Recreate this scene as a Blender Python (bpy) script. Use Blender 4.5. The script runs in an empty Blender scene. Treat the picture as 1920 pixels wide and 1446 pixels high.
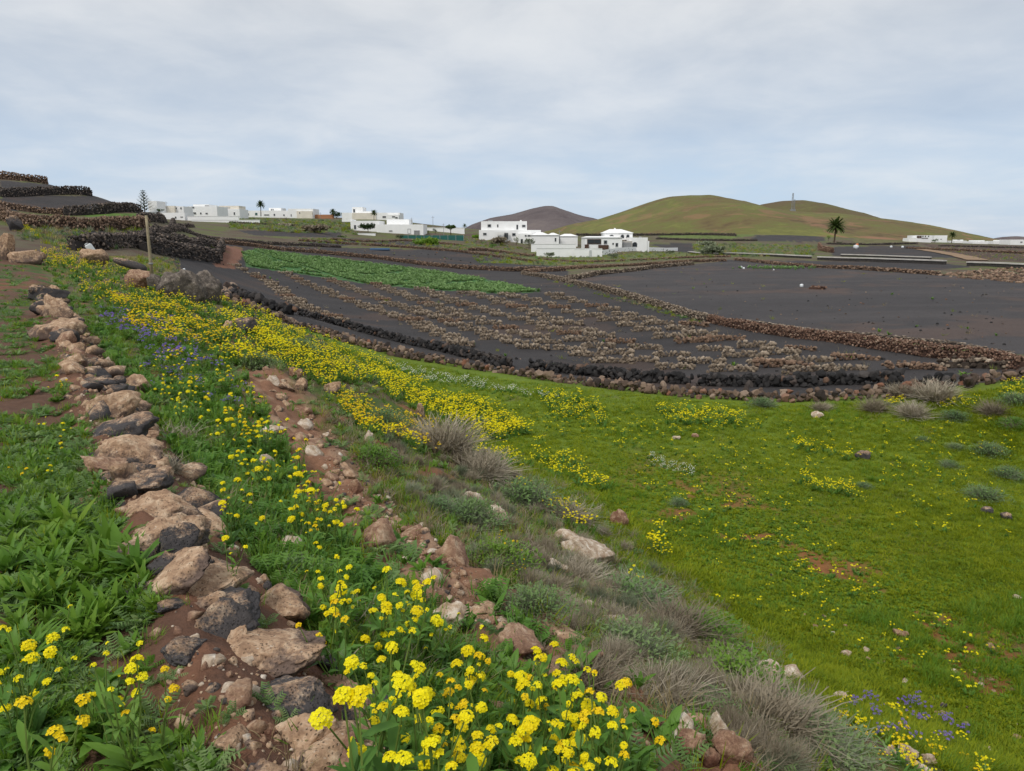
import bpy, bmesh, math, random
import numpy as np
from mathutils import Vector, Matrix, noise as mnoise
R = math.radians
rng = np.random.default_rng(7); random.seed(7)
scene = bpy.context.scene; C = scene.collection

# ------------------------------------------------------------------ camera, sky, sun, exposure
F, HY, CZ = 1388.0, 448.0, 1.6                      # focal length in photo pixels, horizon row, eye height
PITCH = math.atan((723 - HY) / F)
cam = bpy.data.cameras.new('camera'); camo = bpy.data.objects.new('camera', cam); C.objects.link(camo)
cam.sensor_width = 36; cam.lens = F / 1920 * 36; cam.clip_start = .05; cam.clip_end = 60000
camo.location = (0, 0, CZ); camo.rotation_euler = (math.pi / 2 - PITCH, 0, 0); scene.camera = camo
vs = scene.view_settings; vs.view_transform = 'Standard'; vs.look = 'None'; vs.gamma = 1; vs.use_curve_mapping = False; vs.exposure = .4
scene.cycles.max_bounces = 5; scene.cycles.diffuse_bounces = 3; scene.cycles.glossy_bounces = 1; scene.cycles.transmission_bounces = 3; scene.cycles.use_adaptive_sampling = True; scene.cycles.adaptive_threshold = .02
SUN_EL, SUN_AZ = R(52), R(215)                      # azimuth clockwise from +Y: behind the camera, to its left
sun = bpy.data.lights.new('sun', 'SUN'); sun.energy = 1.5; sun.angle = R(10); sun.color = (1, .96, .9)
suno = bpy.data.objects.new('sun', sun); C.objects.link(suno)
sd = Vector((math.sin(SUN_AZ) * math.cos(SUN_EL), math.cos(SUN_AZ) * math.cos(SUN_EL), math.sin(SUN_EL)))
suno.rotation_euler = sd.to_track_quat('Z', 'Y').to_euler()
world = bpy.data.worlds.new('World'); scene.world = world; world.use_nodes = True
wn = world.node_tree; wn.nodes.clear()
def N(nt, t, **k):
    n = nt.nodes.new(t)
    for a, b in k.items(): setattr(n, a, b)
    return n
def ramp(nt, stops, inp, interp='LINEAR'):
    n = N(nt, 'ShaderNodeValToRGB'); n.color_ramp.interpolation = interp; e = n.color_ramp.elements
    while len(e) < len(stops): e.new(.5)
    for q, (p, c) in zip(e, stops): q.position = p; q.color = tuple(c) + (1,) if len(c) == 3 else c
    nt.links.new(inp, n.inputs[0]); return n.outputs[0]
def math_(nt, op, a, b=None, clamp=False):
    n = N(nt, 'ShaderNodeMath', operation=op, use_clamp=clamp)
    for i, v in enumerate((a, b)):
        if v is None: continue
        if isinstance(v, (int, float)): n.inputs[i].default_value = v
        else: nt.links.new(v, n.inputs[i])
    return n.outputs[0]
def mixc(nt, f, a, b, mode='MIX'):
    n = N(nt, 'ShaderNodeMix', data_type='RGBA', blend_type=mode)
    for s, v in ((n.inputs[0], f), (n.inputs[6], a), (n.inputs[7], b)):
        if isinstance(v, (int, float)): s.default_value = v
        elif isinstance(v, tuple): s.default_value = v + (1,) if len(v) == 3 else v
        else: nt.links.new(v, s)
    return n.outputs[2]
def noise_(nt, vec, scale, detail=4, rough=.55, dist=0):
    n = N(nt, 'ShaderNodeTexNoise'); n.inputs['Scale'].default_value = scale; n.inputs['Detail'].default_value = detail
    n.inputs['Roughness'].default_value = rough; n.inputs['Distortion'].default_value = dist
    if vec is not None: nt.links.new(vec, n.inputs['Vector'])
    return n.outputs[0]
sky = N(wn, 'ShaderNodeTexSky', sky_type='NISHITA', sun_disc=False, sun_elevation=SUN_EL, sun_rotation=SUN_AZ)
geo = N(wn, 'ShaderNodeNewGeometry'); sep = N(wn, 'ShaderNodeSeparateXYZ')
tc = N(wn, 'ShaderNodeTexCoord'); wn.links.new(tc.outputs['Generated'], sep.inputs[0])
zz = math_(wn, 'ADD', math_(wn, 'MAXIMUM', sep.outputs[2], 0.0), .16)
cx = N(wn, 'ShaderNodeCombineXYZ')
wn.links.new(math_(wn, 'DIVIDE', sep.outputs[0], zz), cx.inputs[0]); wn.links.new(math_(wn, 'DIVIDE', sep.outputs[1], zz), cx.inputs[1])
n1 = noise_(wn, cx.outputs[0], .6, 5, .5, .3); n2 = noise_(wn, cx.outputs[0], 1.9, 7, .58, .3)
cl = math_(wn, 'ADD', math_(wn, 'MULTIPLY', n1, .6), math_(wn, 'MULTIPLY', n2, .4))
cloud = ramp(wn, [(.33, (3.75, 4.15, 4.75)), (.44, (4.6, 4.92, 5.35)), (.54, (5.55, 5.75, 6.0)), (.66, (6.3, 6.4, 6.5))], cl)
hz = ramp(wn, [(.0, (1, 1, 1)), (.06, (.95, .95, .95)), (.14, (.4, .4, .4)), (.27, (0, 0, 0))], sep.outputs[2])
thin = mixc(wn, .22, (3.8, 4.95, 6.6), sky.outputs[0])           # clear blue air under the cloud edge
gap = math_(wn, 'MULTIPLY', hz, ramp(wn, [(.38, (1, 1, 1)), (.66, (.35, .35, .35))], cl), True)
bg = N(wn, 'ShaderNodeBackground'); bg.inputs[1].default_value = .1
wn.links.new(mixc(wn, gap, mixc(wn, .04, cloud, sky.outputs[0]), thin), bg.inputs[0])
wo = N(wn, 'ShaderNodeOutputWorld'); wn.links.new(bg.outputs[0], wo.inputs[0])

# ------------------------------------------------------------------ numpy helpers
def sstep(x, a, b):
    t = np.clip((np.asarray(x, float) - a) / (b - a), 0, 1); return t * t * (3 - 2 * t)
_hash = np.random.default_rng(3).random((256, 256))
def vnoise(x, y):
    xi = np.floor(x).astype(int); yi = np.floor(y).astype(int); fx = x - xi; fy = y - yi
    fx = fx * fx * (3 - 2 * fx); fy = fy * fy * (3 - 2 * fy); h = lambda a, b: _hash[a & 255, b & 255]
    return (h(xi, yi) * (1 - fx) + h(xi + 1, yi) * fx) * (1 - fy) + (h(xi, yi + 1) * (1 - fx) + h(xi + 1, yi + 1) * fx) * fy
def fbm(x, y, o=4, g=.5):
    v = 0; a = 1; n = 0
    for i in range(o):
        v = v + a * vnoise(x * 2 ** i + 17.3 * i, y * 2 ** i - 9.1 * i); n += a; a *= g
    return v / n - .5
def inpoly(px, py, poly):
    r = np.zeros(np.shape(px), bool); n = len(poly)
    for i in range(n):
        (x0, y0), (x1, y1) = poly[i], poly[(i + 1) % n]
        if y0 == y1: continue
        c = ((y0 > py) != (y1 > py)) & (px < (x1 - x0) * (py - y0) / (y1 - y0) + x0); r ^= c
    return r
SP, CP = math.sin(PITCH), math.cos(PITCH)
def rayd(px, py):
    a = (np.asarray(px, float) - 960) / F; b = (723 - np.asarray(py, float)) / F
    return a, CP + b * SP, -SP + b * CP
def proj(x, y, z):
    z = z - CZ; de = np.maximum(y * CP - z * SP, 1e-3); return 960 + F * x / de, 723 - F * (y * SP + z * CP) / de
def at(px, py, depth):                                  # the point a pixel shows at a known distance ahead
    a, b, c = rayd(px, py); k = depth / b; return Vector((float(a * k), float(depth), float(CZ + c * k)))

# ------------------------------------------------------------------ terrain: a hillside profile near the camera, surveyed points beyond it
ED = np.array([-.551, .8345]); EN = np.array([.8345, .551])
def st_of(x, y): return (x - .9) * ED[0] + y * ED[1], (x - .9) * EN[0] + y * EN[1]
PROF = [   # s along the hillside, then (t across it, height)
 (6,  [(-60, 3), (-30, 1.0), (-8, .35), (-3, .05), (-.3, -.02), (.3, -.38), (1.2, -.66), (1.6, -.8), (1.85, -.82), (2.1, -1.6), (3, -1.9), (4.2, -2.35), (5.5, -3.0), (6.8, -3.45), (9, -3.6), (60, -3.6)]),
 (16, [(-60, 3.4), (-30, 1.2), (-8, .45), (-3, .1), (-.3, -.02), (.3, -.3), (1.5, -.5), (3.0, -.95), (3.5, -1.02), (3.8, -1.75), (5, -2.1), (6.2, -2.6), (7.5, -3.1), (8.8, -3.5), (10, -3.6), (60, -3.6)]),
 (25, [(-60, 4), (-30, 1.6), (-8, .6), (-3, .2), (-.3, .05), (.3, -.15), (2, -.35), (4, -.75), (5.5, -1.2), (7, -1.9), (8.5, -2.6), (10, -3.2), (12, -3.5), (60, -3.6)]),
 (35, [(-60, 5), (-30, 2.2), (-8, .8), (-3, .35), (-.3, .15), (.3, 0), (3, -.05), (5, -.2), (6.5, -.7), (8, -1.5), (9.5, -2.3), (11, -3.1), (12.5, -3.3), (60, -3.5)]),
 (46, [(-60, 6), (-30, 3.), (-8, 1.1), (-3, .6), (-.3, .3), (.3, .2), (3, .05), (5, -.1), (6.5, -.5), (8, -1.1), (9.5, -1.7), (11, -2.2), (13, -2.5), (60, -3.3)]),
]
def near_h(x, y):
    s, t = st_of(x, y)
    wob = .5 * (fbm(s * .45, t * .12 + 5, 3)) * sstep(t, .8, 1.6) * (1 - sstep(t, 4.5, 6.5))
    t2 = t + wob
    zs = np.array([np.interp(t2, [a for a, b in p], [b for a, b in p]) for _, p in PROF])
    ss = [p[0] for p in PROF]; out = np.array(zs[0])
    for i in range(len(ss) - 1): w = sstep(s, ss[i], ss[i + 1]); out = out * (1 - w) + zs[i + 1] * w
    return out
CTRL = [  # photo column, row, distance in metres
 (0,336,132),(90,345,135),(0,360,170),(140,370,160),(0,368,110),(172,367,115),(222,384,122),(100,388,102),(0,383,95),(140,402,92),(263,401,92),(250,415,130),
 (60,428,75),(270,430,78),(100,440,66),(10,452,58),(230,470,58),(140,472,55),(405,490,80),(300,468,72),(330,434,115),(260,490,50),(0,480,42),(284,515,36),
 (290,411,230),(340,414,245),(480,421,225),(460,406,330),(590,407,340),(300,400,340),(540,432,190),(400,446,125),(420,434,170),(640,413,290),(740,414,290),
 (450,470,105),(600,470,118),(1000,548,66),(800,502,100),(700,454,180),(660,441,205),(800,452,190),(900,466,150),(1000,494,126),(950,456,205),(1010,483.5,172),(1100,485,171),(1200,480,183),(1270,474.5,203),(1110,472,190),(1180,470,192),
 (900,443,240),(830,430,290),(1300,482,150),(1500,500,112),(1900,522,92),(1060,522,85),(1900,650,37),(1400,602,47),(1700,640,38.5),(1300,456,260),(1500,472,185),(1500,453,290),(1560,458,285),
 (1750,481,160),(1900,491,140),(1900,462,320),(1700,456,330),(1200,441,420),(1500,442,420),(600,408,420),(300,398,420),(1100,442,420),(1900,453,900),(1500,440,900),(1000,446,900),(600,412,900),(100,400,900),
 (1705,455,392),(1735,456,395),(1765,457,422),(1800,458,420),(1840,459.5,405),(1880,460.5,412),(1915,462,395),(1700,449,700),(1800,452,700),(1900,454,700),
 (1900,705,28),(1500,738,24.5),(1200,728,26),(950,700,28.5),(700,640,38),(560,590,47),(430,540,56)]
cp = []
for a, b, d in CTRL:
    dx, dy, dz = rayd(a, b); h = math.hypot(dx, dy); cp.append((math.atan2(dx, dy), math.log(d), -dz / h))
cp = np.array(cp); CX = np.c_[cp[:, 0] * 2.2, cp[:, 1]]
def kern(d2): return .5 * d2 * np.log(d2 + 1e-12)
_n = len(cp); K = kern(((CX[:, None] - CX[None]) ** 2).sum(2)) + np.eye(_n) * .002
Pm = np.c_[np.ones(_n), CX]; A = np.block([[K, Pm], [Pm.T, np.zeros((3, 3))]])
SOL = np.linalg.solve(A, np.r_[cp[:, 2], 0, 0, 0])
def far_h(th, D):
    q0 = np.clip(th, -.66, .66) * 2.2; q1 = np.clip(np.log(D), math.log(20), math.log(900)); v = SOL[_n] + SOL[_n + 1] * q0 + SOL[_n + 2] * q1
    for i in range(_n): v = v + SOL[i] * kern((q0 - CX[i, 0]) ** 2 + (q1 - CX[i, 1]) ** 2)
    return CZ - v * np.minimum(D, 900) - np.maximum(D - 900, 0) * .055
TH = np.r_[np.linspace(-math.pi, -.8, 36)[:-1], np.linspace(-.8, .8, 620), np.linspace(.8, math.pi, 36)[1:]]
LD = np.r_[np.linspace(math.log(.2), math.log(1.6), 22)[:-1], np.linspace(math.log(1.6), math.log(240), 600), np.linspace(math.log(240), math.log(4200), 60)[1:]]
TG, LG = np.meshgrid(TH, LD, indexing='ij'); DG = np.exp(LG); XG, YG = DG * np.sin(TG), DG * np.cos(TG)
S_, T_ = st_of(XG, YG)
wfar = 1 - (1 - sstep(T_, 11, 15)) * (1 - sstep(S_, 40, 52)) * (1 - sstep(-T_, 10, 28) * sstep(DG, 25, 45))
wfar = wfar * sstep(DG, 19, 27)
HG = near_h(XG, YG) * (1 - wfar)
m = wfar > 0
HG[m] += (far_h(TG[m], DG[m]) * wfar[m])
PX, PY = proj(XG, YG, HG)
# relief: rough bank, lumpy slope, smooth fields
slope_z = sstep(T_, .3, 1.) * (1 - sstep(T_, 6.5, 8.5)) * (1 - wfar)
bank = np.exp(-((T_ - np.interp(S_, [6, 16, 25], [1.5, 3.25, 4.9])) / np.interp(S_, [4, 9, 14], [.68, .72, .55])) ** 2) * (1 - sstep(S_, 17, 24))
HG += slope_z * (fbm(XG * 1.3, YG * 1.3, 4, .6) * .22) + bank * fbm(XG * 3.1, YG * 3.1, 4, .6) * .3
HG += sstep(-np.abs(T_ + .1), -.5, -.2) * (1 - wfar) * .1 * (1 - sstep(S_, 26, 34)) + (1 - wfar) * fbm(XG * 2.2, YG * 2.2, 4, .55) * .05 + fbm(XG * .35, YG * .35, 3) * .12 * np.clip(DG / 20, 0, 1)
def gz(x, y):                                           # height of the ground mesh
    x = np.asarray(x, float); y = np.asarray(y, float)
    th = np.arctan2(x, y); ld = np.log(np.maximum(np.hypot(x, y), .21))
    i = np.clip(np.searchsorted(TH, th) - 1, 0, len(TH) - 2); j = np.clip(np.searchsorted(LD, ld) - 1, 0, len(LD) - 2)
    a = (th - TH[i]) / (TH[i + 1] - TH[i]); b = np.clip((ld - LD[j]) / (LD[j + 1] - LD[j]), 0, 1)
    return (HG[i, j] * (1 - a) + HG[i + 1, j] * a) * (1 - b) + (HG[i, j + 1] * (1 - a) + HG[i + 1, j + 1] * a) * b
def hits(px, py, lift=0):                                       # where rays through pixels first meet the ground; nan if never
    a, b, c = rayd(px, py); th = np.arctan2(a, b); h = np.hypot(a, b); D = np.exp(LD)
    i = np.clip(np.searchsorted(TH, th) - 1, 0, len(TH) - 2); w = ((th - TH[i]) / (TH[i + 1] - TH[i]))[:, None]
    z = HG[i] * (1 - w) + HG[i + 1] * w + lift; g = CZ + (c / h)[:, None] * D[None] - z
    below = g < 0; below[:, 0] = False; k = below.argmax(1); ok = below.any(1); k = np.maximum(k, 1); r = np.arange(len(k))
    g0, g1 = g[r, k - 1], g[r, k]; u = np.clip(g0 / (g0 - g1 + 1e-12), 0, 1); d = D[k - 1] + (D[k] - D[k - 1]) * u
    d[~ok] = np.nan; x = d * np.sin(th); y = d * np.cos(th)
    o = np.c_[x, y, CZ + c / h * d]; return o
def hit(px, py):
    o = hits(np.array([px], float), np.array([py], float))[0]
    if np.isnan(o[0]): raise ValueError('no ground at %s,%s' % (px, py))
    return Vector(o)

# ------------------------------------------------------------------ mesh helpers
def mesh_np(name, V, Fq, mat=None, attrs=None, smooth=False, mats=None, mi=None):
    me = bpy.data.meshes.new(name); V = np.asarray(V, np.float32)
    if not isinstance(Fq, list): Fq = [Fq]
    Fq = [np.asarray(f, np.int32) for f in Fq if len(f)]
    nl = sum(f.size for f in Fq); npoly = sum(len(f) for f in Fq)
    me.vertices.add(len(V)); me.vertices.foreach_set('co', V.ravel())
    me.loops.add(nl); me.loops.foreach_set('vertex_index', np.concatenate([f.ravel() for f in Fq]))
    tot = np.concatenate([np.full(len(f), f.shape[1]) for f in Fq]); st = np.r_[0, np.cumsum(tot)[:-1]]
    me.polygons.add(npoly); me.polygons.foreach_set('loop_start', st.astype(np.int32)); me.polygons.foreach_set('loop_total', tot.astype(np.int32))
    if mats: [me.materials.append(M_) for M_ in mats]
    elif mat: me.materials.append(mat)
    if mi is not None: me.polygons.foreach_set('material_index', np.asarray(mi, np.int32))
    me.polygons.foreach_set('use_smooth', np.full(npoly, smooth))
    for k, v in (attrs or {}).items():
        v = np.asarray(v, np.float32)
        if v.ndim == 2:
            at_ = me.color_attributes.new(k, 'FLOAT_COLOR', 'POINT'); at_.data.foreach_set('color', np.c_[v, np.ones(len(v), np.float32)].astype(np.float32).ravel())
        else: at_ = me.attributes.new(k, 'FLOAT', 'POINT'); at_.data.foreach_set('value', v)
    me.update(calc_edges=True); return me
def ob(name, me, parent=None, loc=None, rot=None, scale=None, label=None, cat=None, group=None, kind=None):
    o = bpy.data.objects.new(name, me); C.objects.link(o)
    if parent is not None: o.parent = parent
    if loc is not None: o.location = loc
    if rot is not None: o.rotation_euler = rot
    if scale is not None: o.scale = (scale,) * 3 if isinstance(scale, (int, float)) else scale
    for k, v in (('label', label), ('category', cat), ('group', group), ('kind', kind)):
        if v: o[k] = v
    return o
class MB:                                               # collects vertices and faces with a material slot each
    def __init__(s): s.v = []; s.f = []; s.m = []
    def add(s, vs, fs, m=0):
        b = len(s.v); s.v += [tuple(v) for v in vs]; s.f += [tuple(b + i for i in f) for f in fs]; s.m += [m] * len(fs)
    def box(s, a, b, m=0):
        (x0, y0, z0), (x1, y1, z1) = a, b
        s.add([(x0, y0, z0), (x1, y0, z0), (x1, y1, z0), (x0, y1, z0), (x0, y0, z1), (x1, y0, z1), (x1, y1, z1), (x0, y1, z1)],
              [(0, 3, 2, 1), (4, 5, 6, 7), (0, 1, 5, 4), (1, 2, 6, 5), (2, 3, 7, 6), (3, 0, 4, 7)], m)
    def tube(s, pts, rad, n=6, m=0, cap=True):
        pts = [Vector(p) for p in pts]; rings = []
        if not hasattr(rad, '__len__'): rad = [rad] * len(pts)
        b = len(s.v)
        for i, p in enumerate(pts):
            d = (pts[min(i + 1, len(pts) - 1)] - pts[max(i - 1, 0)]).normalized(); u = d.orthogonal().normalized(); w = d.cross(u)
            for k in range(n): a = 2 * math.pi * k / n; s.v.append(tuple(p + (u * math.cos(a) + w * math.sin(a)) * rad[i]))
        for i in range(len(pts) - 1):
            for k in range(n): s.f.append((b + i * n + k, b + i * n + (k + 1) % n, b + (i + 1) * n + (k + 1) % n, b + (i + 1) * n + k)); s.m.append(m)
        if cap: s.f.append(tuple(b + (len(pts) - 1) * n + k for k in range(n))); s.m.append(m); s.f.append(tuple(b + n - 1 - k for k in range(n))); s.m.append(m)
    def mesh(s, name, mats, smooth=False):
        me = bpy.data.meshes.new(name); me.from_pydata(s.v, [], s.f)
        for x in (mats if isinstance(mats, (list, tuple)) else [mats]): me.materials.append(x)
        me.polygons.foreach_set('material_index', s.m); me.polygons.foreach_set('use_smooth', [smooth] * len(s.f)); me.update(); return me

# ------------------------------------------------------------------ materials
def newmat(name):
    m = bpy.data.materials.new(name); m.use_nodes = True; nt = m.node_tree; b = nt.nodes['Principled BSDF']; b.inputs['Roughness'].default_value = .85
    b.inputs['Specular IOR Level'].default_value = .25; return m, nt, b
def bump(nt, b, h, strength, dist):
    n = N(nt, 'ShaderNodeBump'); n.inputs['Strength'].default_value = strength; n.inputs['Distance'].default_value = dist
    nt.links.new(h, n.inputs['Height']); nt.links.new(n.outputs[0], b.inputs['Normal'])
def ground_mat():
    m, nt, b = newmat('ground_earth'); at_ = N(nt, 'ShaderNodeVertexColor', layer_name='gcol'); pos = N(nt, 'ShaderNodeNewGeometry').outputs['Position']
    f = noise_(nt, pos, 9, 6, .65); g = noise_(nt, pos, 55, 4, .7); k = noise_(nt, pos, .8, 4, .6)
    v = math_(nt, 'ADD', math_(nt, 'MULTIPLY', f, 1.0), math_(nt, 'ADD', math_(nt, 'MULTIPLY', g, .7), math_(nt, 'MULTIPLY', k, .5)))
    v = math_(nt, 'ADD', math_(nt, 'MULTIPLY', v, .95), -.05)
    cb = N(nt, 'ShaderNodeCombineColor'); [nt.links.new(v, cb.inputs[i]) for i in range(3)]
    nt.links.new(mixc(nt, 1, at_.outputs[0], cb.outputs[0], 'MULTIPLY'), b.inputs['Base Color']); b.inputs['Roughness'].default_value = .95
    bump(nt, b, math_(nt, 'ADD', f, math_(nt, 'MULTIPLY', g, .35)), .8, .05); return m
GROUND = ground_mat()
def stone_mat(name, stops, attr=False, scale=6, patch=None, bumpd=.012, pits=False):
    m, nt, b = newmat(name); tc = N(nt, 'ShaderNodeTexCoord').outputs['Object']
    rnd = N(nt, 'ShaderNodeAttribute', attribute_name='rnd').outputs['Fac'] if attr else N(nt, 'ShaderNodeObjectInfo').outputs['Random']
    if not attr:
        ad = N(nt, 'ShaderNodeVectorMath', operation='ADD'); nt.links.new(tc, ad.inputs[0])
        cb = N(nt, 'ShaderNodeCombineXYZ'); nt.links.new(math_(nt, 'MULTIPLY', rnd, 37.), cb.inputs[0]); nt.links.new(math_(nt, 'MULTIPLY', rnd, 11.), cb.inputs[1]); nt.links.new(cb.outputs[0], ad.inputs[1]); tc = ad.outputs[0]
    else: tc = N(nt, 'ShaderNodeNewGeometry').outputs['Position']
    if patch:
        ad2 = N(nt, 'ShaderNodeVectorMath', operation='ADD'); nt.links.new(N(nt, 'ShaderNodeNewGeometry').outputs['Position'], ad2.inputs[0]); nt.links.new(cb.outputs[0], ad2.inputs[1]); tc = ad2.outputs[0]; scale = scale * 2.
    base = ramp(nt, stops, rnd)
    n1 = noise_(nt, tc, scale, 6, .65, .5); n2 = noise_(nt, tc, scale * 5, 5, .7); n3 = noise_(nt, tc, scale * .5, 5, .65, .6)
    v = math_(nt, 'ADD', math_(nt, 'MULTIPLY', n1, .9), math_(nt, 'MULTIPLY', n2, .9)); v = math_(nt, 'ADD', v, .1)
    cb = N(nt, 'ShaderNodeCombineColor'); [nt.links.new(v, cb.inputs[i]) for i in range(3)]
    col = mixc(nt, 1, base, cb.outputs[0], 'MULTIPLY')
    if patch:
        sp = N(nt, 'ShaderNodeSeparateXYZ'); nt.links.new(N(nt, 'ShaderNodeTexCoord').outputs['Generated'], sp.inputs[0])
        h = math_(nt, 'MULTIPLY', math_(nt, 'ADD', math_(nt, 'MULTIPLY', n3, 1.5), math_(nt, 'MULTIPLY', sp.outputs[2], patch[1])), .5)
        h = math_(nt, 'ADD', h, math_(nt, 'MULTIPLY', math_(nt, 'SUBTRACT', n2, .5), .35)); cov = ramp(nt, [(patch[2] * .5 - .04, (0, 0, 0)), (patch[2] * .5 + .12, (1, 1, 1))], h)
        pc = ramp(nt, [(.28, patch[0][0]), (.5, patch[0][1]), (.68, patch[0][2])], n1); pc = mixc(nt, 1, pc, cb.outputs[0], 'MULTIPLY'); col = mixc(nt, cov, col, pc)
        spk = ramp(nt, [(.66, (0, 0, 0)), (.72, (1, 1, 1))], noise_(nt, tc, scale * 2.6, 3, .6)); col = mixc(nt, math_(nt, 'MULTIPLY', math_(nt, 'MULTIPLY', spk, cov), .55), col, (.62, .58, .5))
    hgt = math_(nt, 'ADD', n1, math_(nt, 'MULTIPLY', n2, .5))
    if pits:
        vo = N(nt, 'ShaderNodeTexVoronoi'); vo.inputs['Scale'].default_value = scale * 4.5; vo.inputs['Randomness'].default_value = 1; nt.links.new(tc, vo.inputs['Vector'])
        pt = ramp(nt, [(.08, (0, 0, 0)), (.3, (1, 1, 1))], vo.outputs[0]); col = mixc(nt, math_(nt, 'MULTIPLY', ramp(nt, [(.42, (0, 0, 0)), (.6, (1, 1, 1))], n3), .6), col, mixc(nt, 1, col, pt, 'MULTIPLY')); hgt = math_(nt, 'ADD', hgt, math_(nt, 'MULTIPLY', pt, .6))
    nt.links.new(col, b.inputs['Base Color']); b.inputs['Roughness'].default_value = .92; bump(nt, b, hgt, 1, bumpd); return m
TANP = ((.24, .14, .085), (.41, .265, .165), (.56, .42, .29))
ROCK_TAN = stone_mat('rock_tan', [(0, (.09, .075, .068)), (.5, (.16, .11, .085)), (1, (.12, .085, .07))], False, 7, (TANP, 1.0, 1.24), .012, True)
ROCK_DARK = stone_mat('rock_dark', [(0, (.055, .05, .05)), (.6, (.075, .068, .068)), (1, (.09, .075, .068))], False, 8, (TANP, .9, 1.5), .014, True)
ROCK_PALE = stone_mat('rock_pale', [(0, (.36, .26, .18)), (.5, (.46, .35, .25)), (1, (.4, .27, .17))], False, 6, (((.3, .17, .09), (.5, .4, .3), (.62, .56, .48)), .3, .75), .012)
ROCK_RED = stone_mat('rock_red', [(0, (.2, .1, .065)), (.5, (.24, .14, .095)), (1, (.18, .085, .055))], False, 8, (((.24, .13, .08), (.36, .23, .145), (.46, .34, .24)), .4, .95), .012)
ROCK_GREY = stone_mat('rock_grey', [(0, (.09, .075, .065)), (1, (.14, .115, .095))], False, 4, (((.1, .08, .068), (.22, .18, .145), (.34, .29, .24)), .2, .85), .05)
ST_BROWN = stone_mat('stones_brown', [(0, (.04, .033, .03)), (.35, (.1, .068, .05)), (.65, (.17, .115, .08)), (.88, (.28, .205, .15)), (1, (.22, .1, .06))], False, 5)
ST_BLACK = stone_mat('stones_black', [(0, (.02, .019, .019)), (.7, (.04, .037, .036)), (.93, (.075, .065, .06)), (1, (.18, .1, .06))], False, 6)
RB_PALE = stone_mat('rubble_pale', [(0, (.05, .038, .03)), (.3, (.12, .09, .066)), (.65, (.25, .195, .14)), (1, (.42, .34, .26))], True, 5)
RB_BROWN = stone_mat('rubble_brown', [(0, (.06, .04, .03)), (.4, (.15, .095, .065)), (.8, (.25, .165, .11)), (1, (.36, .26, .19))], True, 4)
RB_RED = stone_mat('rubble_red', [(0, (.07, .04, .03)), (.4, (.15, .085, .058)), (.8, (.23, .14, .095)), (1, (.36, .26, .19))], True, 4)
RB_DARK = stone_mat('rubble_dark', [(0, (.035, .03, .028)), (.5, (.08, .066, .058)), (.85, (.15, .12, .1)), (1, (.25, .19, .15))], True, 4)
def plain(name, col, rough=.8, var=.25, scale=3, obj_rand=0):
    m, nt, b = newmat(name); pos = N(nt, 'ShaderNodeNewGeometry').outputs['Position']
    n = noise_(nt, pos, scale, 5, .6); lo = tuple(c * (1 - var) for c in col); hi = tuple(min(1, c * (1 + var)) for c in col)
    nt.links.new(ramp(nt, [(.3, lo), (.7, hi)], n), b.inputs['Base Color']); b.inputs['Roughness'].default_value = rough; return m
def leafmat(name, stops, trans=.3, rough=.55, pos_noise=None):
    m, nt, b = newmat(name); oi = N(nt, 'ShaderNodeObjectInfo').outputs['Random']; pos = N(nt, 'ShaderNodeNewGeometry').outputs['Position']
    f = math_(nt, 'ADD', math_(nt, 'MULTIPLY', oi, .45), math_(nt, 'MULTIPLY', noise_(nt, pos, pos_noise or 1.1, 4, .65), .75)); f = math_(nt, 'SUBTRACT', f, .1, True)
    col = ramp(nt, stops, f); nt.links.new(col, b.inputs['Base Color']); b.inputs['Roughness'].default_value = rough
    t = N(nt, 'ShaderNodeBsdfTranslucent'); nt.links.new(col, t.inputs[0]); mx = N(nt, 'ShaderNodeMixShader'); mx.inputs[0].default_value = trans
    nt.links.new(b.outputs[0], mx.inputs[1]); nt.links.new(t.outputs[0], mx.inputs[2]); nt.links.new(mx.outputs[0], nt.nodes['Material Output'].inputs[0]); return m
L_MEADOW = leafmat('meadow_grass', [(.12, (.1, .16, .008)), (.36, (.19, .26, .009)), (.58, (.28, .335, .011)), (.8, (.35, .38, .016)), (1, (.4, .36, .06))], 0.46, .6, .8)
L_GRASS = leafmat('lush_grass', [(.1, (.085, .18, .018)), (.5, (.15, .28, .024)), (.9, (.25, .35, .04))], 0.42)
L_WEED = leafmat('broad_weed', [(.1, (.07, .165, .022)), (.5, (.13, .26, .03)), (.9, (.23, .34, .045))], 0.35, .45)
L_DULL = leafmat('greyish_weed', [(.1, (.1, .19, .07)), (.5, (.18, .29, .09)), (.9, (.26, .34, .14))], 0.3)
L_DARK = leafmat('mustard_leaf', [(.1, (.07, .16, .03)), (.5, (.12, .26, .04)), (.9, (.2, .34, .05))], 0.35, .5)
L_CROP = leafmat('crop_leaf', [(.1, (.13, .23, .07)), (.5, (.2, .33, .11)), (.9, (.27, .39, .15))], 0.3)
L_STEM = leafmat('flower_stem', [(.1, (.1, .17, .03)), (.9, (.17, .24, .05))], .1)
L_YEL = leafmat('yellow_petal', [(.05, (.86, .66, .006)), (.3, (.96, .78, .004)), (.6, (1, .87, .005)), (.95, (.98, .93, .02))], .3, .6)
L_ORA = leafmat('golden_petal', [(.1, (.93, .6, .004)), (.9, (.96, .72, .006))], .25, .6)
L_WHI = leafmat('white_petal', [(.1, (.75, .75, .6)), (.9, (.85, .85, .78))], .25)
L_PUR = leafmat('purple_petal', [(.1, (.16, .1, .42)), (.9, (.3, .19, .6))], .25)
L_DRY = leafmat('dry_twig', [(.1, (.16, .125, .085)), (.45, (.28, .235, .165)), (.75, (.38, .33, .25)), (1, (.5, .46, .37))], 0.1, .8)
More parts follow.
